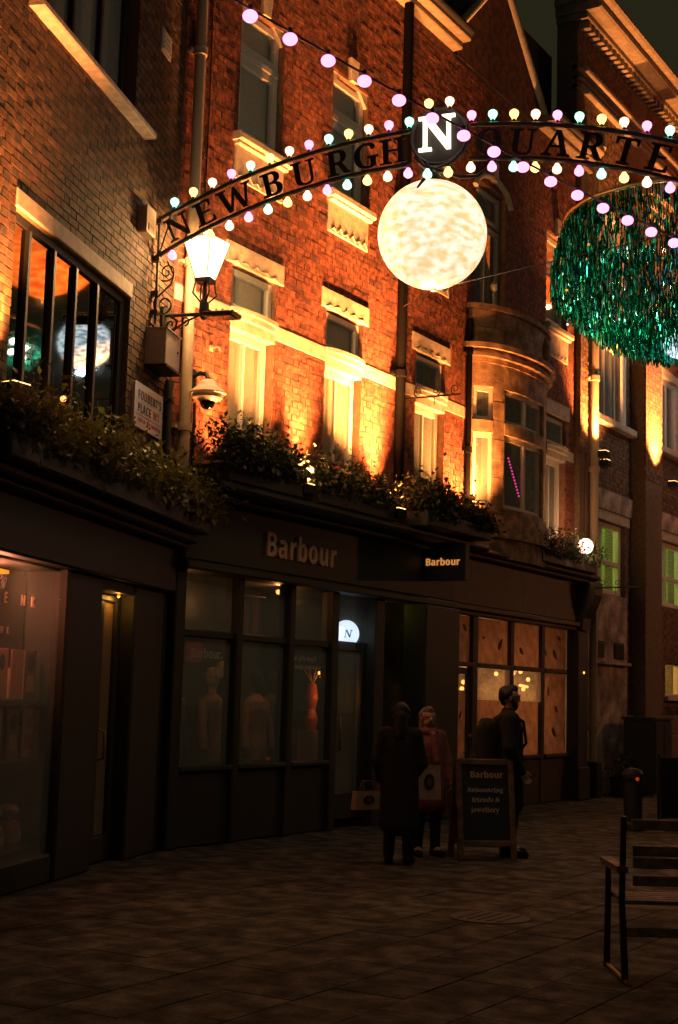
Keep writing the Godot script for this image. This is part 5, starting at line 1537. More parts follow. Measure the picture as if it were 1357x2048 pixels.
func build_hanging() -> void:
	planet_mat("moon_skin", Color(1.0, 0.76, 0.50), Color(1.0, 0.96, 0.86), 1.14, 5, 1.9)
	planet_mat("orange_planet_skin", Color(0.80, 0.26, 0.06), Color(1.0, 0.52, 0.18), 2.6, 8, 3.0)
	planet_mat("blue_planet_skin", Color(0.10, 0.26, 0.42), Color(0.92, 1.0, 1.0), 2.4, 12, 1.6)
	var globe := SphereMesh.new()
	globe.radius = 1.0
	globe.height = 2.0
	globe.radial_segments = 48
	globe.rings = 28
	for e in [["moon_lantern", "large glowing cream moon globe hanging under the iron arch", "moon_skin", Vector3(11.99, 6.165, 2.90), 0.54, Color(1.0, 0.72, 0.42), 0.7], ["planet_lantern", "huge glowing orange planet globe hung over the far end of the lane", "orange_planet_skin", Vector3(28.33, 11.67, 2.57), 1.30, AMBER, 0.5], ["planet_lantern", "pale blue and white planet globe hung over the far end of the lane", "blue_planet_skin", Vector3(26.52, 8.85, 1.54), 0.50, Color(0.8, 0.95, 1.0), 0.6]]:
		var t := thing(e[0], e[1], "lantern", e[3], 0.0, "planet lanterns over the lane")
		var o := part("lantern_globe", globe, e[2], t)
		o.scale = Vector3.ONE * e[4]
		o.rotation.y = 0.8
		part("top_cap", Mb.new().lathe([Vector2(0.09, e[4] * 0.985), Vector2(0.06, e[4] + 0.04), Vector2(0, e[4] + 0.05)], Vector3.ZERO, 14), "black_iron", t)
		part("hanging_wire", Mb.new().tube([Vector3(0, e[4] + 0.04, 0), Vector3(0, e[4] + (0.15 if e[4] < 0.6 and e[0] == "moon_lantern" else 2.5), 0)], 0.006, 0.006, 5), "black_iron", t)
		if e[6] > 0.0:
			omni(t, Vector3(0.05, -e[4] - 0.06, 0), e[5], e[6], 0.05)
	var w := thing("stay_wire", "thin steel wire steadying the moon globe from the drainpipe", "wire", Vector3(11.99, 6.165, 2.90))
	part("wire_run", Mb.new().tube([Vector3(4.47, 0.75, -2.77), Vector3(0.05, -0.545, 0.0), Vector3(-0.4, -0.42, 3.4)], 0.005, 0.005, 5), "arch_iron", w)
	part("wire_clip", Mb.new().lathe([Vector2(0, -0.565), Vector2(0.03, -0.56), Vector2(0.03, -0.54), Vector2(0, -0.535)], Vector3(0.05, 0, 0), 10), "arch_iron", w)
	tinsel("tinsel_lantern", "wide round lantern of glittering green tinsel hanging beyond the iron arch", Vector3(14.29, 6.12, 4.73), 1.4, 19, 15000)
	tinsel("tinsel_lantern", "smaller green tinsel lantern hung over the far end of the lane beside the planets", Vector3(26.75, 8.82, 3.35), 0.85, 29, 1800)
	# pink festoon string across the lane
	var t := thing("festoon_string", "sagging cable of glowing pink bulbs crossing in front of the iron arch", "string lights")
	var a := Vector3(7.71, 6.36, 3.66)
	var b := Vector3(12.82, 6.01, 5.08)
	var run := []
	for k in range(-10, 34):
		var u := k / 14.0
		run.append(a.lerp(b, u) + Vector3(0, 0.055 + 0.18 * (u - 0.5) * (u - 0.5) - 0.045, 0))
	part("cable", Mb.new().tube(run, 0.009, 0.009, 6), "black_iron", t)
	var gm := Mb.new().ball(Vector3.ZERO, 0.048, 14, 10, Vector3(1.15, 0.92, 1.15)).mesh()
	var cap := Mb.new().tube([Vector3(0, 0.035, 0), Vector3(0, 0.085, 0)], 0.016, 0.016, 8).mesh()
	for k in range(-3, 19):
		var u := k / 14.0
		var p := a.lerp(b, u) + Vector3(0, 0.18 * (u - 0.5) * (u - 0.5) - 0.045, 0)
		var o := part("bulb", gm, "festoon_pink", t, p)
		part("bulb_cap", cap, "black_iron", o)
		omni(o, Vector3.ZERO, Color(1.0, 0.55, 0.85), 0.008, 0.03)

func planter(label: String, at: Vector3, turn: float, size: Vector3, n: int, leaf: float, clumps: int, m: String, seed_value: int, petals: Array, trough := true) -> void:
	var t := thing("planter", label, "planter", at, turn, "planters above the shops")
	if trough:
		part("trough", Mb.new().cbox(0, 0, 0.0, size.x, 0.18, size.z, 0.015), "black_paint", t)
		part("soil", Mb.new().box(0.02, 0.181, 0.02, size.x - 0.02, 0.19, size.z - 0.02), "soil", t)
	var f := part("foliage", leaves(seed_value, n, Vector3(0.05, 0.12, 0.26), Vector3(size.x - 0.05, size.y, size.z + 0.1), leaf, clumps), m, t)
	f.set_meta("kind", "stuff")
	var f2 := part("leaf_sprays", leaves(seed_value + 1, int(n * 0.35), Vector3(0.1, 0.22, 0.24), Vector3(size.x - 0.1, size.y + 0.1, size.z), leaf * 0.9, clumps), "leaf_bright" if m == "leaf_olive" else "leaf_deep", t)
	f2.set_meta("kind", "stuff")
	rng.seed = seed_value + 5
	var stems := Mb.new()
	for k in int(size.x * 9.0):
		var p := Vector3(rng.randf_range(0.05, size.x - 0.05), 0.16, rng.randf_range(0.25, size.z + 0.02))
		var up := rng.randf() < 0.6
		var tip := p + (Vector3(rng.randfn() * 0.10, size.y * rng.randf_range(0.9, 1.5), rng.randfn() * 0.08) if up else Vector3(rng.randfn() * 0.10, -rng.randf_range(0.05, 0.22), 0.16))
		var mid := p.lerp(tip, 0.5) + Vector3(0, 0.06, 0.05)
		stems.tube([p, mid, tip], 0.004, 0.002, 4)
		for j in 7:
			var u := 0.4 + 0.6 * j / 6.0
			var q := p.lerp(mid, u).lerp(mid.lerp(tip, u), u)
			var s := leaf * rng.randf_range(0.5, 1.0)
			var r := Basis.from_euler(Vector3(rng.randf_range(-0.9, 0.9), rng.randf() * TAU, 0))
			stems.tri(q, q + r * Vector3(-s * 0.25, 0, s * 0.5), q + r * Vector3(0, 0, s))
			stems.tri(q, q + r * Vector3(0, 0, s), q + r * Vector3(s * 0.25, 0, s * 0.5))
	var sp := part("stray_stems", stems, m, t)
	sp.set_meta("kind", "stuff")
	for e in petals:
		var b := Mb.new()
		for k in 7:
			var a := TAU * k / 7.0
			b.ball(Vector3(cos(a) * 0.028, 0.01 * sin(k * 2.0), sin(a) * 0.028), 0.02, 6, 4)
		b.ball(Vector3(0, 0.012, 0), 0.018, 6, 4)
		part("flower", b, e[3], t, Vector3(e[0], e[1], e[2]))

func build_planters() -> void:
	planter("long bed of yellowish shrubs along the top of the dark corner shopfront", LEFT_AT + Basis(Vector3.UP, LEFT_TURN) * Vector3(-4.9, 3.225, 0.02), LEFT_TURN, Vector3(4.85, 0.46, 0.50), 7500, 0.06, 20, "leaf_olive", 101, [[1.1, 0.55, 0.25, "petal_pale"], [1.25, 0.40, 0.3, "petal_pale"]])
	var gb := thing("added_glint_bulbs", "two added yellow bulbs in the shrubs standing in for glints in the black window", "light", LEFT_AT + Basis(Vector3.UP, LEFT_TURN) * Vector3(-3.4, 3.42, 0.25), LEFT_TURN)  # bulbs added where reflections gleam in the window
	for e in [Vector3(0, 0.53, 0), Vector3(0.12, 0.36, 0.04)]:
		part("lamp_bulb", Mb.new().ball(Vector3.ZERO, 0.026, 10, 8), "lamp_warm", gb, e)
		part("stake", Mb.new().tube([Vector3(e.x, 0.0, e.z), e - Vector3(0, 0.02, 0)], 0.006, 0.006, 5), "black_iron", gb)
	omni(gb, Vector3(0, 0.53, 0), Color(1.0, 0.75, 0.35), 0.06, 0.025)
	planter("dark bushy planter under the first tall window and domed camera", Vector3(11.72, 3.79, 0.22), 0, Vector3(1.42, 0.44, 0.52), 6000, 0.055, 5, "leaf_dark", 111, [[1.1, 0.52, 0.3, "petal_pale"], [0.95, 0.5, 0.3, "petal_pale"], [0.5, 0.5, 0.5, "petal_red"]])
	planter("dark planter with a green sprig between the first and second uplights", Vector3(13.50, 3.79, 0.22), 0, Vector3(1.75, 0.33, 0.52), 5200, 0.05, 6, "leaf_dark", 121, [[0.5, 0.44, 0.5, "petal_pale"], [0.62, 0.42, 0.5, "petal_pale"], [0.35, 0.45, 0.52, "petal_red"]])
	planter("dark spiky planter at the end of the black shopfront above the box sign", Vector3(15.72, 3.79, 0.20), 0, Vector3(1.90, 0.42, 0.76), 6000, 0.058, 6, "leaf_dark", 131, [[1.2, 0.5, 0.8, "petal_pale"], [0.6, 0.5, 0.6, "petal_red"], [0.75, 0.52, 0.7, "petal_pale"]])
	planter("planter of pale flowers lit by a bare floodlight above the restaurant", Vector3(20.55, 3.81, 0.10), 0, Vector3(2.3, 0.34, 0.38), 2400, 0.045, 8, "leaf_dark", 141, [[0.1, 0.35, 0.3, "petal_pale"], [0.22, 0.42, 0.3, "petal_pale"], [0.38, 0.36, 0.34, "petal_red"], [0.62, 0.40, 0.3, "petal_pale"], [0.75, 0.34, 0.34, "petal_pale"], [1.2, 0.4, 0.3, "petal_pale"], [1.32, 0.36, 0.3, "petal_pale"]])

func build_street() -> void:
	# leaning advertising board
	var t := thing("sandwich_board", "wooden framed chalkboard stand with handwritten lines in front of the shop", "board", Vector3(13.48, 0.0, 2.84), deg_to_rad(-47))
	for side in [1, -1]:
		var lean := Basis(Vector3(1, 0, 0), -0.16 * side)
		var f := Mb.new()
		f.t = Transform3D(lean if side == 1 else lean * Basis(Vector3.UP, PI), Vector3(0, 0.0, 0.19 * side))
		f.cbox(-0.31, 0, -0.02, -0.25, 1.02, 0.02, 0.006).cbox(0.25, 0, -0.02, 0.31, 1.02, 0.02, 0.006).cbox(-0.25, 0.96, -0.02, 0.25, 1.02, 0.018, 0.006).cbox(-0.25, 0.14, -0.02, 0.25, 0.20, 0.018, 0.006)
		var fr := part("board_frame", f, "wood", t)
		f = Mb.new()
		f.t = Transform3D(lean if side == 1 else lean * Basis(Vector3.UP, PI), Vector3(0, 0.0, 0.19 * side))
		f.box(-0.25, 0.20, -0.012, 0.25, 0.96, 0.008)
		part("chalk_panel", f, "chalkboard", fr)
		if side == 1:
			var up := lean * Vector3.UP
			var nn := lean * Vector3(0, 0, 1)
			var o := Vector3(0, 0, 0.19)
			letters(t, "Barbour", sans, 0.065, o + up * 0.83 + Vector3(-0.165, 0, 0) + nn * 0.011, Vector3.RIGHT, up, "sign_gold", 0.004)
			var hand := FontVariation.new()
			hand.base_font = serif
			hand.variation_transform = Transform2D(Vector2(1, 0), Vector2(0.25, 1), Vector2.ZERO)
			var lines := [["Announcing", 0.68, -0.20], ["friends &", 0.58, -0.15], ["jewellery", 0.48, -0.16]]
			for e in lines:
				letters(t, e[0], hand, 0.045, o + up * e[1] + Vector3(e[2], 0, 0) + nn * 0.011, Vector3.RIGHT, up, "chalk", 0.003)
	# timber bench
	var b := thing("slatted_bench", "slatted timber bench with armrest and iron legs at the lane's edge", "bench", Vector3(8.2, 0.0, 6.2), deg_to_rad(-58.7))
	for e in [[0.90, 0.0], [0.75, 0.02], [0.68, 0.03], [0.58, 0.04]]:
		part("back_slat", Mb.new().cbox(0.10, e[0] - 0.03, -0.02 + e[1], 1.7, e[0] + 0.03, 0.015 + e[1], 0.006), "bench_wood", b)
	for k in 5:
		part("seat_slat", Mb.new().cbox(0.06, 0.43, -0.45 + k * 0.085, 1.7, 0.455, -0.38 + k * 0.085, 0.006), "bench_wood", b)
	part("stretcher", Mb.new().cbox(0.06, 0.255, -0.01, 1.7, 0.305, 0.03, 0.006), "bench_wood", b)
	for x in [0.04, 1.62]:
		part("leg", Mb.new().tube([Vector3(x, 0.0, 0.10), Vector3(x, 0.45, 0.0), Vector3(x, 0.95, 0.05)], 0.022, 0.018, 8), "black_iron", b)
		part("leg", Mb.new().tube([Vector3(x, 0.0, -0.46), Vector3(x, 0.42, -0.42), Vector3(x, 0.62, -0.42)], 0.022, 0.018, 8), "black_iron", b)
		part("armrest", Mb.new().cbox(x - 0.04, 0.62, -0.47, x + 0.03, 0.66, 0.05, 0.008), "bench_wood", b)
		part("foot", Mb.new().tube([Vector3(x, 0.015, -0.5), Vector3(x, 0.015, 0.16)], 0.014, 0.014, 6), "brass", b)
	# bollard with a red reflector, its glint put in as glow
	var bo := thing("bollard", "black street bollard with a small red reflector", "bollard", Vector3(18.0, 0.0, 2.85))
	part("bollard_post", Mb.new().lathe([Vector2(0.16, 0), Vector2(0.16, 0.08), Vector2(0.12, 0.12), Vector2(0.115, 0.62), Vector2(0.14, 0.66), Vector2(0.14, 0.72), Vector2(0.09, 0.78), Vector2(0, 0.80)], Vector3.ZERO, 16), "black_iron", bo)
	part("reflector_glint", Mb.new().ball(Vector3.ZERO, 0.026, 8, 6), "reflector_glint_red", bo, Vector3(-0.105, 0.66, 0.10))
	# dark windbreak screens of the cafe
	var sc := thing("windbreak_screen", "black fabric windbreak screen between posts on the pavement beyond the bollard", "screen", Vector3(18.6, 0.0, 3.0), deg_to_rad(-24))
	part("fabric_panel", Mb.new().cbox(0.05, 0.12, -0.012, 2.4, 0.92, 0.012, 0.004), "black_cloth", sc)
	for x in [0.0, 1.2, 2.42]:
		part("screen_post", Mb.new().tube([Vector3(x, 0, 0), Vector3(x, 0.97, 0)], 0.022, 0.022, 8), "black_iron", sc)
		part("post_base", Mb.new().lathe([Vector2(0.16, 0), Vector2(0.16, 0.02), Vector2(0, 0.03)], Vector3(x, 0, 0), 14), "black_iron", sc)
	# dark utility cabinet against the rendered wall
	var ca := thing("utility_cabinet", "tall black utility cabinet standing against the rendered wall", "cabinet", Vector3(25.0, 0.0, 0.62))
	part("cabinet_body", Mb.new().cbox(-0.32, 0.05, -0.3, 0.62, 1.35, 0.28, 0.02), "black_paint", ca)
	part("cabinet_plinth", Mb.new().box(-0.30, 0.0, -0.28, 0.60, 0.049, 0.25), "kerb", ca)
	part("cabinet_cap", Mb.new().cbox(-0.35, 1.352, -0.33, 0.65, 1.40, 0.31, 0.01), "black_paint", ca)
	for x in [-0.08, 0.38]:
		part("cabinet_door", Mb.new().cbox(x - 0.21, 0.1, 0.282, x + 0.21, 1.3, 0.295, 0.006), "black_paint", ca)
	planter_tub()
	# another lantern stands outside the frame and lights the near ground and shopfronts
	for post in [[Vector3(2.2, 0.0, 11.6), "black lamp post with a square lantern on the near side of the lane", Color(1.0, 0.70, 0.40), 0.12], [Vector3(28.5, 0.0, 5.2), "black lamp post with a square lantern opposite the rendered wall at the far end", Color(1.0, 0.60, 0.38), 4.0]]:
		lamp_post(post)

func lamp_post(post: Array) -> void:
	var lp := thing("lamp_post", post[1], "lamp post", post[0])
	part("post", Mb.new().lathe([Vector2(0.12, 0), Vector2(0.12, 0.3), Vector2(0.06, 0.5), Vector2(0.04, 3.9), Vector2(0, 3.9)], Vector3.ZERO, 14), "black_iron", lp)
	part("lantern_glass", Mb.new().lathe([Vector2(0.08, 3.95), Vector2(0.19, 4.32), Vector2(0.0, 4.36)], Vector3.ZERO, 4, false), "lantern_glow", lp)
	part("lantern_roof", Mb.new().lathe([Vector2(0.22, 4.37), Vector2(0.04, 4.52), Vector2(0, 4.6)], Vector3.ZERO, 4, false), "black_iron", lp)
	omni(lp, Vector3(0, 4.15, 0), post[2], post[3], 0.1)

func planter_tub() -> void:
	var t := thing("plant_tub", "small dark tub with a clipped shrub at the foot of the cream drainpipe", "planter", Vector3(24.25, 0.0, 0.42))
	part("tub", Mb.new().lathe([Vector2(0, 0), Vector2(0.15, 0), Vector2(0.2, 0.34), Vector2(0.18, 0.34), Vector2(0.17, 0.3), Vector2(0, 0.3)], Vector3.ZERO, 16), "black_paint", t)
	var f := part("foliage", leaves(151, 500, Vector3(-0.2, 0.3, -0.2), Vector3(0.2, 0.62, 0.2), 0.05, 3), "leaf_dark", t)
	f.set_meta("kind", "stuff")

# a standing figure facing +z; o holds the pose, clothes and hair
func person(label: String, at: Vector3, turn: float, o: Dictionary) -> Node3D:
	var t := thing("person", label, "person", at, turn)
	var k: float = o.get("height", 1.75) / 1.75
	t.scale = Vector3.ONE * k
	var sh := 0.185 if not o.get("slim", false) else 0.165
	var arms: Array = o.arms     # per side: elbow, wrist, finger direction
	var legs: Array = o.legs     # per side: knee, ankle, toe direction
	var body := Mb.new()
	var bones := [[Vector3(-0.09, 0.94, 0), Vector3(0.09, 0.94, 0), 0.11, 0.11], [Vector3(0, 0.96, 0), Vector3(0, 1.16, 0.01), 0.12, 0.115], [Vector3(-0.08, 1.28, 0), Vector3(0.08, 1.28, 0), 0.115, 0.115], [Vector3(0, 1.2, 0), Vector3(0, 1.38, -0.01), 0.12, 0.10], [Vector3(-sh + 0.03, 1.41, -0.01), Vector3(sh - 0.03, 1.41, -0.01), 0.06, 0.06], [Vector3(0, 1.40, -0.015), Vector3(0, 1.53, 0.0), 0.058, 0.052]]
	for s in 2:
		var sx := -1.0 if s == 0 else 1.0
		var a: Array = arms[s]
		bones.append([Vector3(sx * sh, 1.40, -0.01), a[0], 0.052, 0.04])
		bones.append([a[0], a[1], 0.04, 0.028])
		var l: Array = legs[s]
		bones.append([Vector3(sx * 0.09, 0.90, 0), l[0], 0.085, 0.056])
		bones.append([l[0], l[1], 0.056, 0.040])
		bones.append([l[1], l[1] + l[2] * 0.14 + Vector3(0, -0.04, 0), 0.038, 0.03])
	blob(body, bones, 0.018, 0.05)
	# head on its own finer grid
	var head := [[Vector3(0, 1.645, -0.015), Vector3(0, 1.655, 0.015), 0.083, 0.078], [Vector3(0, 1.58, 0.03), Vector3(0, 1.60, 0.045), 0.052, 0.05], [Vector3(-0.03, 1.565, 0.035), Vector3(0.03, 1.565, 0.035), 0.035, 0.035], [Vector3(0, 1.632, 0.085), Vector3(0, 1.605, 0.104), 0.011, 0.015], [Vector3(-0.035, 1.65, 0.078), Vector3(0.035, 1.65, 0.078), 0.012, 0.012], [Vector3(-0.018, 1.576, 0.078), Vector3(0.018, 1.576, 0.078), 0.010, 0.010], [Vector3(-0.085, 1.635, -0.005), Vector3(-0.088, 1.60, 0.0), 0.016, 0.011], [Vector3(0.085, 1.635, -0.005), Vector3(0.088, 1.60, 0.0), 0.016, 0.011], [Vector3(0, 1.44, -0.01), Vector3(0, 1.58, 0.0), 0.056, 0.052]]
	blob(body, head, 0.0075, 0.018)
	# hands: palm, four fingers and a thumb, curled a little
	for s in 2:
		var sx := -1.0 if s == 0 else 1.0
		var a: Array = arms[s]
		var f: Vector3 = a[2].normalized()
		var side: Vector3 = f.cross(Vector3(sx, 0.15, 0.1)).normalized() * -sx
		var nrm: Vector3 = side.cross(f).normalized()
		var w: Vector3 = a[1]
		var hand := [[w, w + f * 0.05, 0.026, 0.026], [w + f * 0.03 - side * 0.022, w + f * 0.085 - side * 0.028, 0.016, 0.013], [w + f * 0.03 + side * 0.022, w + f * 0.085 + side * 0.028, 0.016, 0.013], [w + f * 0.085 - side * 0.028, w + f * 0.085 + side * 0.028, 0.013, 0.013]]
		for q in 4:
			var r := w + f * 0.088 + side * (-0.030 + q * 0.020)
			var ln: float = [0.060, 0.070, 0.066, 0.052][q]
			var mid: Vector3 = r + (f * 0.9 + nrm * 0.35).normalized() * ln * 0.5
			hand.append([r, mid, 0.0092, 0.0086])
			hand.append([mid, mid + (f * 0.55 + nrm * 0.8).normalized() * ln * 0.5, 0.0086, 0.0075])
		var th := w + f * 0.03 - side * 0.03
		hand.append([th, th + (f * 0.6 - side * 0.7 + nrm * 0.3).normalized() * 0.035, 0.012, 0.010])
		hand.append([th + (f * 0.6 - side * 0.7 + nrm * 0.3).normalized() * 0.035, th + (f * 1.3 - side * 0.7 + nrm * 0.8).normalized() * 0.062, 0.010, 0.008])
		blob(body, hand, 0.0065, 0.008)
	part("body", body, "skin", t)
	for s in [-1, 1]:
		part("eye", Mb.new().ball(Vector3(s * 0.031, 1.634, 0.082), 0.0105, 8, 6), "print_black", t)
	# clothes a little outside the body
	var coat := []
	var hem: float = o.get("hem", 0.62)
	coat.append([Vector3(-0.09, hem, 0.01), Vector3(-0.06, 1.28, 0), 0.135, 0.135])
	coat.append([Vector3(0.09, hem, 0.01), Vector3(0.06, 1.28, 0), 0.135, 0.135])
	coat.append([Vector3(0, hem, -0.03), Vector3(0, 1.30, -0.02), 0.14, 0.135])
	coat.append([Vector3(-sh + 0.02, 1.40, -0.01), Vector3(sh - 0.02, 1.40, -0.01), 0.085, 0.085])
	coat.append([Vector3(0, 1.40, -0.02), Vector3(0, 1.475, -0.012), 0.09, 0.072])
	for s in 2:
		var sx := -1.0 if s == 0 else 1.0
		coat.append([Vector3(sx * sh, 1.40, -0.01), arms[s][0], 0.078, 0.062])
		coat.append([arms[s][0], arms[s][1], 0.062, 0.047])
	var cm := Mb.new()
	blob(cm, coat, 0.018, 0.05)
	part("coat", cm, o.coat, t)
	var tr := Mb.new()
	var tb := [[Vector3(-0.08, 0.95, 0), Vector3(0.08, 0.95, 0), 0.125, 0.125]]
	for s in 2:
		var sx := -1.0 if s == 0 else 1.0
		tb.append([Vector3(sx * 0.085, 0.9, 0), legs[s][0], 0.10, 0.075])
		tb.append([legs[s][0], legs[s][1] + Vector3(0, 0.02, 0), 0.075, 0.060])
	blob(tr, tb, 0.018, 0.03)
	part("trousers", tr, o.trousers, t)
	for s in 2:
		var l: Array = legs[s]
		var m := Mb.new()
		blob(m, [[l[1] - l[2] * 0.04 + Vector3(0, -0.03, 0), l[1] + l[2] * 0.16 + Vector3(0, -0.045, 0), 0.048, 0.038], [l[1], l[1] + Vector3(0, -0.04, 0), 0.05, 0.05], [l[1] - l[2] * 0.05 + Vector3(0, -0.062, 0), l[1] + l[2] * 0.17 + Vector3(0, -0.064, 0), 0.026, 0.024]], 0.012, 0.02)
		part("shoe", m, "black_cloth", t)
	var h := Mb.new()
	var hb := [[Vector3(0, 1.675, -0.035), Vector3(0, 1.70, 0.02), 0.082, 0.066], [Vector3(-0.05, 1.66, -0.03), Vector3(0.05, 1.66, -0.03), 0.055, 0.055], [Vector3(0, 1.62, -0.06), Vector3(0, 1.58, -0.055), 0.058, 0.04], [Vector3(0, 1.725, 0.045), Vector3(0, 1.73, 0.065), 0.032, 0.022]]
	for e in o.get("hair_extra", []):
		hb.append(e)
	blob(h, hb, 0.0085, 0.02)
	part("hair", h, o.hair, t)
	return t

func build_people() -> void:
	var stand := [[Vector3(-0.10, 0.50, 0.03), Vector3(-0.105, 0.085, 0.0), Vector3(-0.2, 0, 1).normalized()], [Vector3(0.10, 0.50, 0.04), Vector3(0.11, 0.085, 0.03), Vector3(0.2, 0, 1).normalized()]]
	var down := [[Vector3(-0.245, 1.12, -0.02), Vector3(-0.225, 0.88, 0.10), Vector3(0.2, -0.8, 0.5)], [Vector3(0.245, 1.12, -0.02), Vector3(0.225, 0.88, 0.10), Vector3(-0.2, -0.8, 0.5)]]
	var p := person("bearded person in a long black coat and glasses standing in profile with a backpack", Vector3(13.87, 0.0, 2.95), deg_to_rad(33), {"height": 1.77, "arms": down, "legs": stand, "coat": "black_cloth", "trousers": "black_cloth", "hair": "hair_dark", "hem": 0.55})
	var bd := Mb.new()
	blob(bd, [[Vector3(-0.035, 1.562, 0.045), Vector3(0.035, 1.562, 0.045), 0.034, 0.034], [Vector3(0, 1.55, 0.06), Vector3(0, 1.525, 0.06), 0.036, 0.03], [Vector3(-0.062, 1.60, 0.02), Vector3(-0.05, 1.56, 0.045), 0.022, 0.024], [Vector3(0.062, 1.60, 0.02), Vector3(0.05, 1.56, 0.045), 0.022, 0.024], [Vector3(-0.02, 1.592, 0.092), Vector3(0.02, 1.592, 0.092), 0.009, 0.009]], 0.0075, 0.015)
	part("beard", bd, "hair_dark", p)
	var gl := Mb.new()
	for s in [-1, 1]:
		var ring := []
		for k in 13:
			var a := TAU * k / 12.0
			ring.append(Vector3(s * 0.034 + cos(a) * 0.025, 1.636 + sin(a) * 0.021, 0.104))
		gl.tube(ring, 0.003, 0.003, 5)
		gl.tube([Vector3(s * 0.058, 1.642, 0.102), Vector3(s * 0.088, 1.645, 0.06), Vector3(s * 0.092, 1.64, -0.01)], 0.003, 0.003, 5)
	gl.tube([Vector3(-0.01, 1.64, 0.106), Vector3(0.01, 1.64, 0.106)], 0.003, 0.003, 5)
	part("glasses", gl, "print_black", p)
	var bp := thing("backpack", "large rounded black backpack worn by the bearded person", "backpack", Vector3(13.87, 0.0, 2.95), deg_to_rad(33))
	var m := Mb.new()
	blob(m, [[Vector3(-0.10, 0.98, -0.235), Vector3(-0.09, 1.34, -0.225), 0.10, 0.09], [Vector3(0.10, 0.98, -0.235), Vector3(0.09, 1.34, -0.225), 0.10, 0.09], [Vector3(0, 0.94, -0.27), Vector3(0, 1.28, -0.26), 0.12, 0.10]], 0.016, 0.05)
	part("bag_body", m, "black_cloth", bp)
	m = Mb.new()
	blob(m, [[Vector3(-0.07, 1.0, -0.37), Vector3(0.07, 1.0, -0.37), 0.05, 0.05], [Vector3(0, 0.98, -0.36), Vector3(0, 1.08, -0.36), 0.06, 0.05]], 0.014, 0.03)
	part("front_pocket", m, "dark_cloth", bp)
	for s in [-1, 1]:
		part("strap", Mb.new().tube([Vector3(s * 0.10, 1.40, -0.17), Vector3(s * 0.12, 1.50, -0.03), Vector3(s * 0.12, 1.40, 0.13), Vector3(s * 0.13, 1.18, 0.16), Vector3(s * 0.17, 1.02, 0.03), Vector3(s * 0.14, 0.98, -0.16)], 0.018, 0.018, 6), "dark_cloth", bp)
	# two shoppers standing close together
	var hold := [[Vector3(-0.24, 1.10, 0.02), Vector3(-0.17, 0.98, 0.22), Vector3(0.25, -0.5, 0.6)], [Vector3(0.25, 1.12, 0.0), Vector3(0.24, 0.90, 0.12), Vector3(0, -0.9, 0.3)]]
	person("shopper in a long dark coat seen from behind, standing beside a printed bag", Vector3(12.40, 0.0, 2.45), deg_to_rad(112), {"height": 1.56, "slim": true, "arms": hold, "legs": stand, "coat": "dark_cloth", "trousers": "black_cloth", "hair": "hair_dark", "hem": 0.45, "hair_extra": [[Vector3(0, 1.60, -0.06), Vector3(0, 1.40, -0.10), 0.085, 0.07]]})
	var b := person("shopper facing the lane in a rose jacket and scarf, holding two bags", Vector3(13.3, 0.0, 2.28), deg_to_rad(-40), {"height": 1.52, "slim": true, "arms": [[Vector3(-0.25, 1.12, 0.02), Vector3(-0.20, 0.93, 0.18), Vector3(0.1, -0.8, 0.4)], [Vector3(0.25, 1.12, 0.02), Vector3(0.26, 0.90, 0.10), Vector3(0, -0.9, 0.3)]], "legs": stand, "coat": "rose_cloth", "trousers": "black_cloth", "hair": "hair_light", "hem": 0.62, "hair_extra": [[Vector3(-0.07, 1.64, -0.03), Vector3(-0.085, 1.45, 0.0), 0.04, 0.03], [Vector3(0.07, 1.64, -0.03), Vector3(0.085, 1.45, 0.0), 0.04, 0.03]]})
	var sf := Mb.new()
	blob(sf, [[Vector3(-0.06, 1.46, 0.04), Vector3(0.06, 1.46, 0.04), 0.055, 0.055], [Vector3(-0.05, 1.46, -0.05), Vector3(0.05, 1.46, -0.05), 0.05, 0.05], [Vector3(0.03, 1.42, 0.10), Vector3(0.06, 1.12, 0.15), 0.04, 0.045]], 0.014, 0.03)
	part("scarf", sf, "rose_cloth", b)
	# bags, each hung from a hand
	shopping_bag("paper carrier bag with a dark oval print held by the shopper facing the lane", Vector3(12.98, 0.60, 2.45), deg_to_rad(-35), Vector3(0.28, 0.34, 0.10), "paper_bag", true)
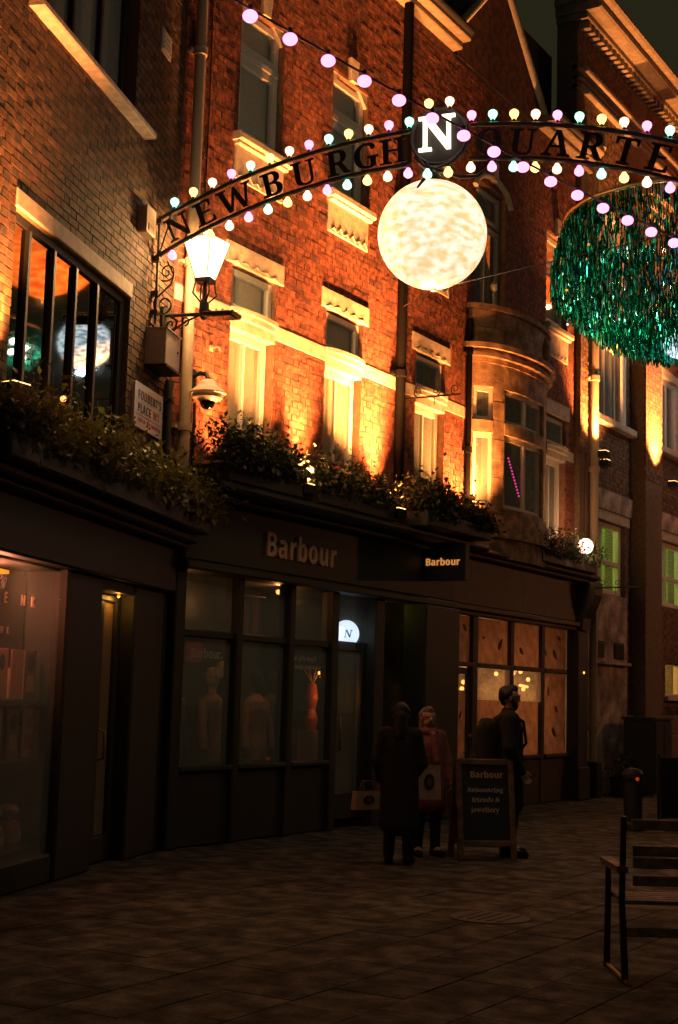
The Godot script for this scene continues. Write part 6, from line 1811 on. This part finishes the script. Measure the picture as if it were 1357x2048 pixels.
	shopping_bag("plain brown carrier bag held low by the shopper facing the lane", Vector3(13.48, 0.42, 2.50), deg_to_rad(-35), Vector3(0.24, 0.28, 0.09), "leather", false)
	shopping_bag("pale flat carrier bag held by the shopper in the long dark coat", Vector3(12.45, 0.50, 2.05), deg_to_rad(-20), Vector3(0.34, 0.18, 0.08), "paper_bag", true)

func shopping_bag(label: String, at: Vector3, turn: float, s: Vector3, m: String, printed: bool) -> void:
	var t := thing("shopping_bag", label, "bag", at, turn, "bags carried by the shoppers")
	var b := Mb.new()
	var x := s.x * 0.5
	var z := s.z * 0.5
	for q in [[1.0, 1.0], [-1.0, -1.0]]:
		b.quad(Vector3(-x * 0.92 * q[0], s.y, z * 0.8 * q[1]), Vector3(x * 0.92 * q[0], s.y, z * 0.8 * q[1]), Vector3(x * q[0], 0, z * q[1]), Vector3(-x * q[0], 0, z * q[1]))
		b.quad(Vector3(x * 0.92 * q[0], s.y, z * 0.8 * q[1]), Vector3(x * 0.92 * q[0], s.y, -z * 0.8 * q[1]), Vector3(x * q[0], 0, -z * q[1]), Vector3(x * q[0], 0, z * q[1]))
	b.quad(Vector3(-x, 0, z), Vector3(x, 0, z), Vector3(x, 0, -z), Vector3(-x, 0, -z))
	part("bag_sides", b, m, t)
	for q in [-1, 1]:
		part("handle", Mb.new().tube([Vector3(-x * 0.4, s.y - 0.01, z * 0.8 * q), Vector3(-x * 0.3, s.y + 0.10, z * 0.4 * q), Vector3(x * 0.3, s.y + 0.10, z * 0.4 * q), Vector3(x * 0.4, s.y - 0.01, z * 0.8 * q)], 0.006, 0.006, 6), "leather", t)
	if printed:
		var poly := PackedVector2Array()
		for k in 14:
			var a := TAU * k / 14.0
			poly.append(Vector2(cos(a) * x * 0.42, s.y * 0.52 + sin(a) * s.y * 0.24))
		part("printed_oval", Mb.new().prism(poly, z + 0.001, z + 0.003), "print_black", t)
		poly = PackedVector2Array()
		for k in 14:
			var a := TAU * k / 14.0
			poly.append(Vector2(cos(a) * x * 0.2, s.y * 0.52 + sin(a) * s.y * 0.14))
		part("printed_spot", Mb.new().prism(poly, z + 0.0035, z + 0.005), "rose_cloth", t)
